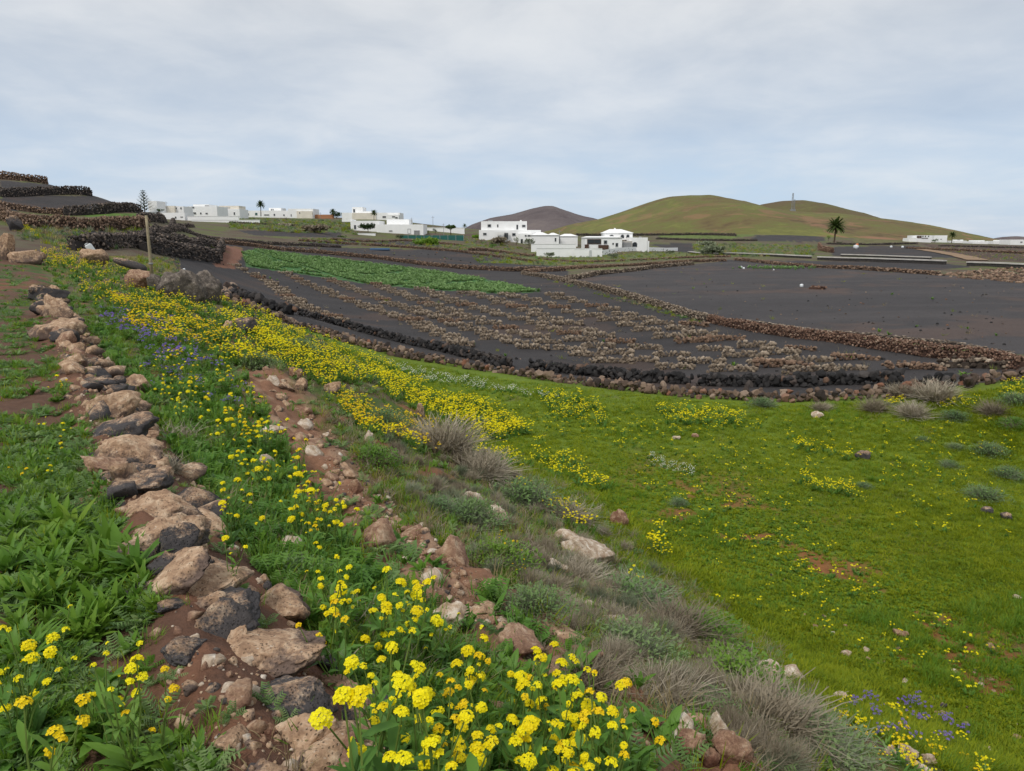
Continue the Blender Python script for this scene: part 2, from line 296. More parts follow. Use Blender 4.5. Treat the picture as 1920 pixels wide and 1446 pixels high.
L_SAGE = leafmat('grey_green_twig', [(.1, (.11, .13, .08)), (.5, (.2, .23, .14)), (.9, (.33, .35, .24))], 0.15, .8)
L_STRAW = leafmat('straw_grass', [(.1, (.2, .15, .07)), (.5, (.33, .26, .13)), (.9, (.42, .36, .2))], .25, .7)
WHITE = plain('white_render', (.87, .865, .85), .8, .04, .6); CREAM = plain('cream_render', (.74, .68, .58), .85, .08, .6)
GLASS, _nt, _b = newmat('window_glass'); _b.inputs['Base Color'].default_value = (.03, .035, .04, 1); _b.inputs['Roughness'].default_value = .12; _b.inputs['Specular IOR Level'].default_value = .5
BROWN = plain('brown_wood', (.09, .05, .035), .7, .2, 4); GREYD = plain('grey_metal', (.26, .26, .26), .6, .15, 2); GREEN = plain('green_shade_net', (.03, .13, .11), .8, .2, 1.5)
FRAME = plain('grey_frame', (.42, .42, .42), .6, .1, 2); TERRA = plain('terracotta_render', (.42, .2, .1), .85, .12, .6); CONC = plain('pale_concrete', (.5, .47, .43), .9, .2, 1.2)
BARK = plain('palm_bark', (.14, .1, .07), .95, .4, 8); PLASTIC = plain('white_plastic', (.72, .74, .74), .45, .08, 3); WOODP = plain('weathered_pole', (.3, .25, .16), .85, .25, 6)
BLUEP = plain('blue_plastic', (.05, .1, .18), .5, .2, 3); ORANGE = plain('orange_plastic', (.6, .2, .08), .6, .15, 3)
L_PALM = leafmat('palm_frond', [(.1, (.03, .055, .015)), (.5, (.055, .09, .02)), (.9, (.1, .13, .03))], .2); L_TREE = leafmat('tree_leaf', [(.1, (.02, .045, .012)), (.5, (.045, .085, .02)), (.9, (.09, .14, .03))], .2)

# ------------------------------------------------------------------ ground sheet, split into its fields
XN, YN = XG, YG
g1 = fbm(XN * .9, YN * .9, 4, .6); g2 = fbm(XN * .22 + 40, YN * .22, 4); g3 = fbm(XN * 3.3, YN * 3.3, 3)
def mixa(a, b, w): return a * (1 - w[..., None]) + np.array(b) * w[..., None] if not (isinstance(b, np.ndarray) and b.ndim == 3) else a * (1 - w[..., None]) + b * w[..., None]
COL = np.zeros(XG.shape + (3,)); ZONE = np.zeros(XG.shape, int)
COL[:] = (.115, .095, .058)                                             # far scrub
COL = mixa(COL, (.105, .12, .035), sstep(g2, -.02, .16)); COL = mixa(COL, (.1, .062, .045), sstep(-g2, .08, .2) * .8)
nearm = (wfar < .5)
EDGE = np.interp(S_, [4, 7, 11, 16, 25, 35, 46], [6.2, 6.6, 7.8, 8.2, 9.6, 10.6, 12])   # foot of the hillside
def setz(mask, z, col, w=None):
    global COL
    COL = np.where(mask[..., None], np.broadcast_to(col, COL.shape), COL); ZONE[mask] = z
nt_ = T_ + g1 * .5
setz(nearm & (T_ < .2), 1, mixa(mixa(np.broadcast_to(np.array((.13, .07, .045)), COL.shape), (.2, .085, .045), sstep(g2 + g1 * .6, .0, .25)), (.06, .1, .022), sstep(g1 + g3 * .5, -.04, .1)))
hs = mixa(mixa(np.broadcast_to(np.array((.13, .095, .06)), COL.shape), (.07, .11, .025), sstep(g1 + g3 * .4, -.06, .1)), (.22, .1, .055), sstep(g1, .1, .28))
hs = mixa(hs, mixa(np.broadcast_to(np.array((.24, .125, .075)), COL.shape), (.36, .23, .15), sstep(g3, .0, .25)), np.clip(bank * 1.35, 0, 1))
setz(nearm & (T_ >= .2) & (nt_ < EDGE), 2, hs)
COL = mixa(COL, mixa(np.broadcast_to(np.array((.12, .062, .04)), COL.shape), (.2, .095, .055), sstep(g3, -.1, .2)), sstep(-np.abs(T_ + .1), -.55, -.3) * nearm * (1 - sstep(S_, 24, 32)))
md = mixa(np.broadcast_to(np.array((.13, .19, .018)), COL.shape), (.13, .18, .02), sstep(g2, -.1, .2))
red = sstep(g1 + g3 * .4, .0, .13) * np.exp(-((T_ - EDGE - 2.4) / 2.1) ** 2) * (1 - sstep(S_, 9, 15)); md = mixa(md, (.26, .085, .04), red * .9)
md = mixa(md, (.13, .11, .045), sstep(g1, .16, .3) * .6)
WALLPX = [(520, 600), (700, 652), (950, 700), (1100, 718), (1300, 741), (1500, 748), (1700, 738), (1920, 712)]
wy = np.interp(PX, [a for a, b in WALLPX], [b for a, b in WALLPX], left=0)
meadow = (T_ > 5) & (nt_ >= EDGE) & (PY > wy - 2) & (PX > 520) & (DG < 48) & (YG > 0) | ((DG < 24) & (nt_ >= EDGE) & (T_ > 5))
setz(meadow, 3, md)
BLACK = (.043, .039, .039); vstreak = sstep(fbm(XN * .05, YN * .5, 3), -.1, .25)
blk = mixa(mixa(np.broadcast_to(np.array(BLACK), COL.shape), (.053, .047, .046), vstreak), (.08, .055, .045), sstep(g2 + g1 * .3, .06, .26) * .7)
def zone_px(poly, col, z, d0=22, d1=400, soft=0):
    wob = 1.5 * np.clip(600 / np.maximum(PY, 440) - .8, 0, 1)
    m_ = inpoly(PX + g1 * 10, PY + g3 * 3, poly) & (DG > d0) & (DG < d1) & (YG > 1) & ~meadow & ~(nearm & (T_ < 8)); setz(m_, z, col); return m_
zone_px([(330, 478), (420, 455), (600, 470), (1060, 500), (1075, 532), (1330, 602), (1560, 632), (1960, 698), (1960, 715), (1700, 742), (1500, 750), (1300, 745), (950, 704), (700, 656), (540, 612), (430, 570), (300, 512)], blk, 4, 24, 140)
zone_px([(430, 455), (560, 462), (850, 470), (1000, 490), (1060, 500), (900, 509), (600, 477)], blk, 5, 80, 190)
zone_px([(1060, 525), (1180, 507), (1360, 490), (1500, 500), (1700, 512), (1960, 530), (1960, 668), (1560, 628), (1330, 598)], blk * 1.3, 5, 30, 160)
for poly, d0, d1 in (([(1300, 487), (1740, 492), (1830, 500), (1700, 512), (1500, 499)], 90, 190), ([(1560, 463), (1720, 461), (1800, 484), (1560, 480)], 140, 340), ([(1220, 459), (1300, 455), (1400, 466), (1290, 476)], 150, 300),
                    ([(1420, 441), (1545, 440), (1545, 453), (1400, 452)], 250, 500), ([(1360, 466), (1420, 466), (1400, 478), (1340, 478)], 150, 250), ([(700, 455), (780, 450), (830, 462), (700, 462)], 120, 230),
                    ([(440, 432), (640, 436), (640, 446), (480, 442)], 120, 220), ([(0, 338), (95, 346), (170, 352), (170, 360), (0, 362)], 100, 160), ([(0, 368), (172, 367), (222, 381), (200, 392), (100, 402), (0, 392)], 80, 135),
                    ([(60, 434), (250, 432), (200, 445), (60, 447)], 50, 80), ([(640, 446), (700, 450), (640, 462), (560, 455)], 110, 220)):
    zone_px(poly, blk, 5, d0, d1)
zone_px([(452, 474), (480, 467), (600, 481), (800, 506), (900, 521), (1014, 547), (940, 551), (800, 543), (700, 534), (550, 512), (462, 500)], mixa(np.broadcast_to(np.array((.06, .15, .045)), COL.shape), (.08, .075, .05), sstep(g3, .05, .3)), 6, 50, 140)
zone_px([(415, 460), (452, 464), (455, 478), (440, 505), (400, 500)], mixa(np.broadcast_to(np.array((.2, .095, .06)), COL.shape), (.1, .12, .03), sstep(g2, .1, .2)), 0, 60, 140)
for poly, c, d0, d1 in (([(430, 408), (660, 414), (665, 436), (560, 436), (430, 428)], (.11, .125, .05), 150, 420), ([(1000, 480), (1270, 473), (1360, 480), (1040, 499), (900, 492)], (.13, .15, .05), 100, 220),
                        ([(1300, 456), (1535, 460), (1525, 482), (1300, 482)], (.12, .13, .05), 140, 300), ([(150, 400), (262, 400), (262, 406), (160, 406)], (.1, .17, .03), 70, 140), ([(200, 480), (330, 480), (330, 512), (200, 510)], (.17, .15, .035), 35, 60),
                        ([(1220, 430), (1440, 436), (1370, 449), (1240, 447)], (.12, .16, .035), 260, 700), ([(1600, 440), (1720, 445), (1720, 456), (1600, 456)], (.14, .13, .05), 280, 700), ([(1730, 458), (1960, 458), (1960, 492), (1800, 487)], (.1, .065, .048), 130, 400)):
    zone_px(poly, mixa(np.broadcast_to(np.array(c), COL.shape), tuple(q * .6 for q in c), sstep(g1, -.05, .2)), 0, d0, d1)
nT, nD = XG.shape; idx = np.arange(nT * nD).reshape(nT, nD)
quads = np.stack([idx[:-1, :-1], idx[1:, :-1], idx[1:, 1:], idx[:-1, 1:]], -1).reshape(-1, 4)[:, ::-1]
fz = ZONE[:-1, :-1].ravel(); VV = np.stack([XG, YG, HG], -1).reshape(-1, 3); CC = np.clip(COL, 0, 1).reshape(-1, 3)
for z, nm in enumerate(['ground', 'terrace_path', 'hillside', 'meadow_field', 'vineyard_field', 'black_sand_field', 'crop_field']):
    q = quads[fz == z]; u, inv = np.unique(q, return_inverse=True)
    ob(nm, mesh_np(nm, VV[u], inv.reshape(-1, 4), GROUND, {'gcol': CC[u]}, True), kind='structure')
# sea far below the plateau
SEA, _nt, _b = newmat('sea_water'); _b.inputs['Base Color'].default_value = (.05, .12, .2, 1); _b.inputs['Roughness'].default_value = .35
mb = MB(); n = 48; mb.add([(45000 * math.cos(2 * math.pi * k / n), 45000 * math.sin(2 * math.pi * k / n), -115) for k in range(n)], [tuple(range(n))]); ob('sea', mb.mesh('sea', SEA), kind='structure')

# ------------------------------------------------------------------ hills
def hill_mat(name, cols, scale, scars=None):
    m, nt, b = newmat(name); pos = N(nt, 'ShaderNodeNewGeometry').outputs['Position']
    mp = N(nt, 'ShaderNodeMapping'); mp.inputs['Scale'].default_value = (1, 1, 2.2); nt.links.new(pos, mp.inputs[0])
    a = noise_(nt, mp.outputs[0], scale, 7, .62, .7); c = noise_(nt, pos, scale * 9, 5, .7)
    f = math_(nt, 'ADD', math_(nt, 'MULTIPLY', a, .68), math_(nt, 'MULTIPLY', c, .32)); col = ramp(nt, [(.36, cols[0]), (.45, cols[1]), (.53, cols[2]), (.62, cols[3])], f)
    if scars:
        s = ramp(nt, [(.54, (0, 0, 0)), (.6, (1, 1, 1))], noise_(nt, mp.outputs[0], scale * 1.7, 6, .65, 1.6)); sp = N(nt, 'ShaderNodeSeparateXYZ'); nt.links.new(pos, sp.inputs[0])
        low = ramp(nt, [(0, (1, 1, 1)), (1, (0, 0, 0))], math_(nt, 'DIVIDE', sp.outputs[2], scars[1], True)); col = mixc(nt, math_(nt, 'MULTIPLY', s, low), col, scars[0])
    nt.links.new(col, b.inputs['Base Color']); b.inputs['Roughness'].default_value = 1; bump(nt, b, math_(nt, 'ADD', a, math_(nt, 'MULTIPLY', c, .5)), 1, .05 / scale); return m
def hill(name, prof, D, depth, mat, base_z, skew=0, rough=1.):
    """a hill whose skyline passes through photo points at distance D, rounded front and back"""
    pts = [at(a, b, D) for a, b in prof]; xs = np.array([p.x for p in pts]); zs = np.array([p.z for p in pts])
    nx, ny = 150, 60; X = np.linspace(xs[0], xs[-1], nx); ridge = np.interp(X, xs, zs)
    k = np.array([.06, .24, .4, .24, .06]); rp = np.pad(ridge, 2, 'edge'); ridge = sum(k[i] * rp[i:i + nx] for i in range(5))
    v = np.linspace(-1, 1, ny); XX, W = np.meshgrid(X, v, indexing='ij'); prof_ = np.where(W < 0, np.cos(W * math.pi / 2) ** 1.15, np.cos(W * math.pi / 2))
    Z = base_z + (ridge[:, None] - base_z) * np.clip(prof_, 0, 1); un = (XX - (xs[0] + xs[-1]) / 2) / ((xs[-1] - xs[0]) / 2); Yv = D + W * depth * (.06 + .94 * np.clip(1 - un ** 2, 0, 1) ** .6)
    amp = rough * depth * .014 * np.clip(1 - np.abs(W), 0, 1) * (W < .02); Z = Z + amp * fbm(XX / depth * 14, W * 3, 5, .65) * np.clip(-W * 6, 0, 1)
    ix = np.arange(nx * ny).reshape(nx, ny); q = np.stack([ix[:-1, :-1], ix[1:, :-1], ix[1:, 1:], ix[:-1, 1:]], -1).reshape(-1, 4)
    return ob(name, mesh_np(name, np.stack([XX, Yv, Z], -1).reshape(-1, 3), q, mat, smooth=True), kind='structure')
HG_ = hill_mat('green_hill', [(.11, .075, .038), (.15, .12, .048), (.135, .138, .042), (.185, .182, .05)], .016, ((.27, .145, .085), 40.))
HB = hill_mat('grey_cinder_hill', [(.085, .07, .072), (.115, .092, .092), (.14, .115, .112), (.17, .14, .13)], .004)
hill('green_hill', [(960, 446), (1030, 433), (1075, 420), (1120, 412), (1170, 396), (1215, 380), (1245, 371), (1275, 368), (1310, 369), (1345, 376), (1375, 387), (1410, 395), (1450, 399), (1500, 400), (1560, 406), (1620, 414), (1680, 428), (1740, 440), (1800, 449)], 760, 330, HG_, -6)
HG2 = hill_mat('far_green_hill', [(.1, .066, .04), (.13, .095, .05), (.12, .105, .045), (.14, .13, .05)], .016)
hill('hill', [(1340, 420), (1405, 392), (1430, 383), (1465, 377), (1495, 376), (1530, 381), (1570, 392), (1600, 401), (1660, 419), (1720, 434), (1780, 446)], 1000, 230, HG2, -20)
hill('grey_hill', [(850, 440), (885, 421), (920, 409), (960, 402), (995, 392), (1020, 387), (1035, 387), (1060, 396), (1090, 405), (1115, 410), (1150, 425), (1200, 446)], 2300, 700, HB, -80, 0, .6)
hill('grey_hill', [(1840, 462), (1875, 450), (1890, 444), (1905, 443), (1930, 448), (1960, 458)], 2600, 350, HB, -80, 0, .4)

# ------------------------------------------------------------------ scattering of uncountable plants (one object each)
def scatter(name, protos, P, rot, scl, idx=None, kind='stuff', label=None):
    P = np.asarray(P, np.float32); ok = ~np.isnan(P[:, 0]); P, rot, scl = P[ok], np.asarray(rot)[ok], np.asarray(scl)[ok]; n = len(P)
    if n == 0: return
    idx = rng.integers(0, len(protos), n) if idx is None else np.asarray(idx)[ok]
    me = bpy.data.meshes.new(name); me.vertices.add(n); me.vertices.foreach_set('co', P.ravel())
    for k, t, v in (('rot', 'FLOAT_VECTOR', rot), ('scl', 'FLOAT', scl), ('idx', 'INT', idx)):
        a = me.attributes.new(k, t, 'POINT'); a.data.foreach_set('vector' if t == 'FLOAT_VECTOR' else 'value', np.asarray(v, np.int32 if t == 'INT' else np.float32).ravel())
    o = ob(name, me, kind=kind, label=label, cat=None); g = bpy.data.node_groups.new(name, 'GeometryNodeTree')
    g.interface.new_socket('Geometry', in_out='INPUT', socket_type='NodeSocketGeometry'); g.interface.new_socket('Geometry', in_out='OUTPUT', socket_type='NodeSocketGeometry')
    gi, go = N(g, 'NodeGroupInput'), N(g, 'NodeGroupOutput'); gti = N(g, 'GeometryNodeGeometryToInstance'); iop = N(g, 'GeometryNodeInstanceOnPoints'); L = g.links.new
    for me_ in reversed(protos):
        po = bpy.data.objects.new(me_.name + '_source', me_); oi = N(g, 'GeometryNodeObjectInfo'); oi.inputs['Object'].default_value = po; oi.inputs['As Instance'].default_value = False
        L(oi.outputs['Geometry'], gti.inputs[0])
    L(gi.outputs[0], iop.inputs['Points']); L(gti.outputs[0], iop.inputs['Instance']); iop.inputs['Pick Instance'].default_value = True
    def attr(nm, ty, so):
        a = N(g, 'GeometryNodeInputNamedAttribute', data_type=ty); a.inputs[0].default_value = nm; return a.outputs[0]
    L(attr('idx', 'INT', 0), iop.inputs['Instance Index']); e = N(g, 'FunctionNodeEulerToRotation'); L(attr('rot', 'FLOAT_VECTOR', 0), e.inputs[0]); L(e.outputs[0], iop.inputs['Rotation']); L(attr('scl', 'FLOAT', 0), iop.inputs['Scale'])
    L(iop.outputs[0], go.inputs[0]); md_ = o.modifiers.new('scatter', 'NODES'); md_.node_group = g; return o
def rand_rot(n, tilt=.25):
    return np.c_[rng.normal(0, tilt, n), rng.normal(0, tilt, n), rng.uniform(0, 6.283, n)]

# plant shapes ------------------------------------------------------
def blade(mb, base, az, L, w, lean, droop, segs=3, m=0, fold=0., shape=None):
    d = Vector((math.cos(az), math.sin(az), 0)); s = Vector((-math.sin(az), math.cos(az), 0)); p = Vector(base); ang = lean; vs_ = []; fs = []; k = 3 if fold else 2
    for i in range(segs + 1):
        t = i / segs; ww = w * (shape(t) if shape else (1 - t) ** .7)
        if fold: vs_ += [p - s * ww + Vector((0, 0, fold * ww)), p, p + s * ww + Vector((0, 0, fold * ww))]
        else: vs_ += [p - s * ww, p + s * ww]
        p = p + (d * math.sin(ang) + Vector((0, 0, math.cos(ang)))) * (L / segs); ang += droop / segs
    for i in range(segs):
        for j in range(k - 1): fs.append((i * k + j, i * k + j + 1, (i + 1) * k + j + 1, (i + 1) * k + j))
    mb.add(vs_, fs, m)
U = random.uniform
LEAF = lambda t: max(.05, (math.sin(math.pi * min(1, t * .93 + .06)) ** .8))
def tuft(n, h, w, spread, mat, lean=(.05, .6), droop=(.2, .9)):
    mb = MB()
    for i in range(n): a = U(0, 6.28); r = spread * U(0, 1) ** .6; blade(mb, (r * math.cos(a), r * math.sin(a), -.01), a + U(-.8, .8), h * U(.5, 1.15), w * U(.7, 1.3), U(*lean), U(*droop))
    return mb.mesh('tuft', mat)
def rosette(n, L, w, mat, lean=(.5, 1.25), fold=.35, segs=5):
    mb = MB()
    for i in range(n): a = i * 2.4 + U(-.3, .3); blade(mb, (U(-.02, .02), U(-.02, .02), 0), a, L * U(.6, 1.15), w * U(.75, 1.2), U(*lean), U(.3, 1.0), segs, 0, fold, LEAF)
    return mb.mesh('rosette', mat, True)
def feather(n, L, mat, upright=False):
    mb = MB()
    for i in range(n):
        a = i * 2.4 + U(-.4, .4); d = Vector((math.cos(a), math.sin(a), 0)); s = Vector((-d.y, d.x, 0)); ln = L * U(.6, 1.1); le = U(.2, .7) if upright else U(.7, 1.3); p = Vector((0, 0, 0))
        for k in range(7):
            t = (k + .5) / 7; c = d * math.sin(le) * ln * t + Vector((0, 0, math.cos(le) * ln * t - .25 * ln * t * t))
            for sg in (-1, 1):
                q = c + (s * sg * .8 + d * .5).normalized() * ln * .28 * (1 - .5 * abs(t - .45)); wv = d * ln * .06
                mb.add([c - wv * .3, c + wv * .5, q + wv * .4, q - wv * .6 + Vector((0, 0, -.01))], [(0, 1, 2, 3)])
    return mb.mesh('feather', mat)
def floret(mb, c, nrm, r, m):
    nrm = Vector(nrm).normalized(); u = nrm.orthogonal().normalized(); w = nrm.cross(u); a0 = U(0, 6.28)
    for k in range(4):
        a = a0 + k * 1.571; d = u * math.cos(a) + w * math.sin(a); s = nrm.cross(d); mb.add([c, c + d * r * .6 - s * r * .5 + nrm * r * .12, c + d * r + nrm * r * .2, c + d * r * .6 + s * r * .5 + nrm * r * .12], [(0, 1, 2, 3)], m)
def head_mesh(nf, R_, r, mats, flat=.7, name='flower_head'):
    mb = MB()
    for i in range(nf):
        z = 1 - (i + .5) / nf * 1.25; a = i * 2.4; h = math.sqrt(max(0, 1 - z * z)); nrm = Vector((h * math.cos(a), h * math.sin(a), z)); c = Vector((nrm.x * R_, nrm.y * R_, nrm.z * R_ * flat)) * U(.85, 1.12)
        floret(mb, c, nrm + Vector((U(-.3, .3), U(-.3, .3), .5)), r * U(.8, 1.15), 0)
        if i % 2 == 0: mb.tube([(0, 0, -R_ * .9), c * .95], .0011, 3, 1, False)
    return mb.mesh(name, mats)
def shrub_mesh(n, R_, h, mat, leafm=None, nleaf=0, curl=.7, thick=.004, base=.25):
    mb = MB()
    for i in range(n):
        a = U(0, 6.28); le = abs(random.gauss(0, .95)); p = Vector((U(-1, 1) * R_ * base, U(-1, 1) * R_ * base, 0)); d = Vector((math.cos(a) * math.sin(le), math.sin(a) * math.sin(le), math.cos(le) + .05)); ln = h * U(.45, 1.1); w = thick * U(.5, 1.3)
        s = d.orthogonal().normalized() if U(0, 1) < .5 else d.cross(Vector((0, 0, 1)) + Vector((.01, 0, 0))).normalized(); vs_ = []
        for k in range(5):
            ww = w * (1 - k * .2); vs_ += [p - s * ww, p + s * ww]; d = (d + Vector((U(-1, 1), U(-1, 1), U(-.9, .6))) * curl * .62).normalized(); p = p + d * ln / 4 * (1 if math.hypot(p.x, p.y) < R_ else .4)
        mb.add(vs_, [(0, 1, 3, 2), (2, 3, 5, 4), (4, 5, 7, 6), (6, 7, 9, 8)], 0)
    lb = None
    if nleaf:
        lb = MB()
        for i in range(nleaf):
            a = U(0, 6.28); el = U(-.1, 1.5); rr = U(.55, 1.02); p = Vector((math.cos(a) * math.cos(el) * R_ * rr, math.sin(a) * math.cos(el) * R_ * rr, max(.02, math.sin(el) * h * .85 * rr))); blade(lb, p, U(0, 6.28), U(.03, .07) * R_ / .5, U(.006, .014) * R_ / .5, U(0, 1.4), .4, 2, 0, 0, LEAF)
    return mb.mesh('twigs', mat), (lb.mesh('leaves', leafm) if lb else None)

# ------------------------------------------------------------------ stones
ORD = ['first', 'second', 'third', 'fourth', 'fifth', 'sixth', 'seventh', 'eighth', 'ninth', 'tenth', 'eleventh', 'twelfth', 'thirteenth', 'fourteenth', 'fifteenth', 'sixteenth', 'seventeenth', 'eighteenth', 'nineteenth', 'twentieth'] + ['twenty-' + q for q in ('first', 'second', 'third', 'fourth', 'fifth', 'sixth', 'seventh', 'eighth', 'ninth')] + ['thirtieth'] + ['thirty-' + q for q in ('first', 'second', 'third', 'fourth', 'fifth', 'sixth')]
def ico(sub):
    bm = bmesh.new(); bmesh.ops.create_icosphere(bm, subdivisions=sub, radius=1); V = np.array([v.co[:] for v in bm.verts]); Fx = np.array([[v.index for v in f.verts] for f in bm.faces]); bm.free(); return V, Fx
ICO1, ICO2, ICO4, ICO5 = ico(1), ico(2), ico(4), ico(5)
def stone_np(src, seed, angular=.5, ax=(1, 1, 1)):
    """a fractured stone: a sphere cut by random planes, then roughened"""
    V, Fx = src; r = np.random.default_rng(seed); P = V.copy(); P = P + .0
    for k in range(int(9 + 7 * angular)):
        n = r.normal(size=3); n /= np.linalg.norm(n); h = r.uniform(.42, .8) if angular > .8 else r.uniform(.5, .86) if angular > .3 else r.uniform(.7, .95); d = P @ n; P = P - np.outer(np.maximum(d - h, 0) * .93, n)
    o = r.uniform(0, 50, 3)
    if len(V) > 100:
        k = np.array([mnoise.fractal(Vector(v * 1.6 + o), 1.0, 2.0, 5) + (.7 if angular < .8 else 1.1) * mnoise.fractal(Vector(v * 4.5 + o), .75, 2.1, 5) for v in P]); P = P * (1 + (.15 if angular < .8 else .1) * k[:, None])
    else: P = P * (1 + r.normal(0, .07, (len(P), 1)))
    return P * np.array(ax), Fx
def stone_mesh(seed, mat, src=ICO4, angular=.6, ax=(1, 1, 1), name='stone', smooth=True):
    V, Fx = stone_np(src, seed, angular, ax); return mesh_np(name, V, Fx, mat, smooth=smooth)
SMALL = [stone_np(ICO1, 100 + i, .6) for i in range(14)]
def box_stone(px0, py0, px1, py1, seed, mat, sink=.3, dep=1.0, name='stone', parent=None, ang=.6, **kw):
    """a stone whose outline fills a photo box and that rests on the ground under the box's foot"""
    h = hit((px0 + px1) / 2, py1 - (py1 - py0) * .12); d = math.hypot(h.x, h.y, h.z - CZ); k = d / math.hypot(F, (px0 + px1) / 2 - 960, 723 - py1)
    w = (px1 - px0) * k; tilt = math.atan2(CZ - h.z, math.hypot(h.x, h.y)); hh = max((py1 - py0) * k, .05); D_ = w * dep * .8
    hz_ = max((hh - D_ * math.sin(tilt) * .75) / math.cos(tilt), .38 * hh)
    fw = Vector((h.x, h.y, 0)).normalized(); c = h + fw * D_ * .38; c.z = float(gz(c.x, c.y)) + hz_ * (.5 - sink * .6)
    o = ob(name, stone_mesh(seed, mat, ICO5 if ang > .8 and py1 > 860 else ICO4, ang), parent, c - (parent.location if parent else Vector()), (U(-.12, .12), U(-.12, .12), math.atan2(fw.y, fw.x) - math.pi / 2 + U(-.25, .25)), (w * .6 * (1.12 if ang > .8 else 1), D_ * .6, hz_ * .72 * (1.2 if ang > .8 else 1)), **kw); return o

# the wall edging the terrace, every stone a part
def thing(name, loc, label, cat, group=None): return ob(name, None, None, loc, label=label, cat=cat, group=group, kind='thing')
wl = thing('dry_stone_wall', hit(330, 1000), 'low rough stone edging running along the terrace from the bottom of the picture', 'wall')
EDGING = [(58,533,128,566,'d'), (75,548,136,602,'t'), (50,592,146,640,'t'), (60,560,110,590,'d'), (122,640,162,668,'t'), (128,662,168,690,'t'), (138,680,202,708,'d'), (150,700,212,726,'d'), (180,705,214,724,'d'), (158,722,262,792,'t'), (180,735,255,775,'t'), (166,770,282,834,'d'), (205,760,270,800,'t'),
 (188,812,306,884,'t'), (158,845,232,892,'r'), (226,868,332,936,'d'), (248,905,372,985,'t'), (244,945,402,1048,'t'), (284,1036,348,1098,'d'), (338,1040,398,1084,'d'), (314,1050,462,1136,'t'), (236,1084,304,1134,'d'), (436,1090,486,1116,'r'), (345,1102,512,1196,'d'), (304,1188,392,1246,'d'),
 (394,1152,584,1268,'t'), (466,1240,642,1372,'d'), (404,1360,468,1420,'t'), (520,1330,660,1440,'t'), (590,1368,740,1480,'t'), (490,1352,515,1382,'r'), (430,1288,458,1306,'r'), (105,618,150,645,'d'), (262,800,300,822,'r'), (300,1120,350,1150,'d'), (560,1300,640,1345,'t'), (240,705,286,744,'t')]
for i, (a, b, c, d, t) in enumerate(EDGING[:-1]): box_stone(a, b, c, d, 300 + i, {'t': ROCK_TAN, 'd': ROCK_DARK, 'r': ROCK_RED}[t], .55, 1.25, 'stone', wl, 1.)
for i in range(120):                                                     # smaller stones packed between the large ones
    s_ = 1.9 + i * .04 + (i / 120) ** 2 * 22 + U(-.1, .1); t_ = U(-.36, .2); x, y = .9 + ED[0] * s_ + EN[0] * t_, ED[1] * s_ + EN[1] * t_; r_ = U(.05, .16) * (1 + s_ / 40)
    ob('stone', stone_mesh(1300 + i, random.choice((ROCK_DARK, ROCK_DARK, ROCK_TAN, ROCK_TAN, ROCK_RED)), ICO4 if s_ < 5 else ICO2, 1.), wl, Vector((x, y, float(gz(x, y)) + r_ * .15)) - wl.location, (U(-.4, .4), U(-.4, .4), U(0, 6.28)), (r_ * U(.9, 1.5), r_ * U(.8, 1.3), r_ * U(.6, .9)))
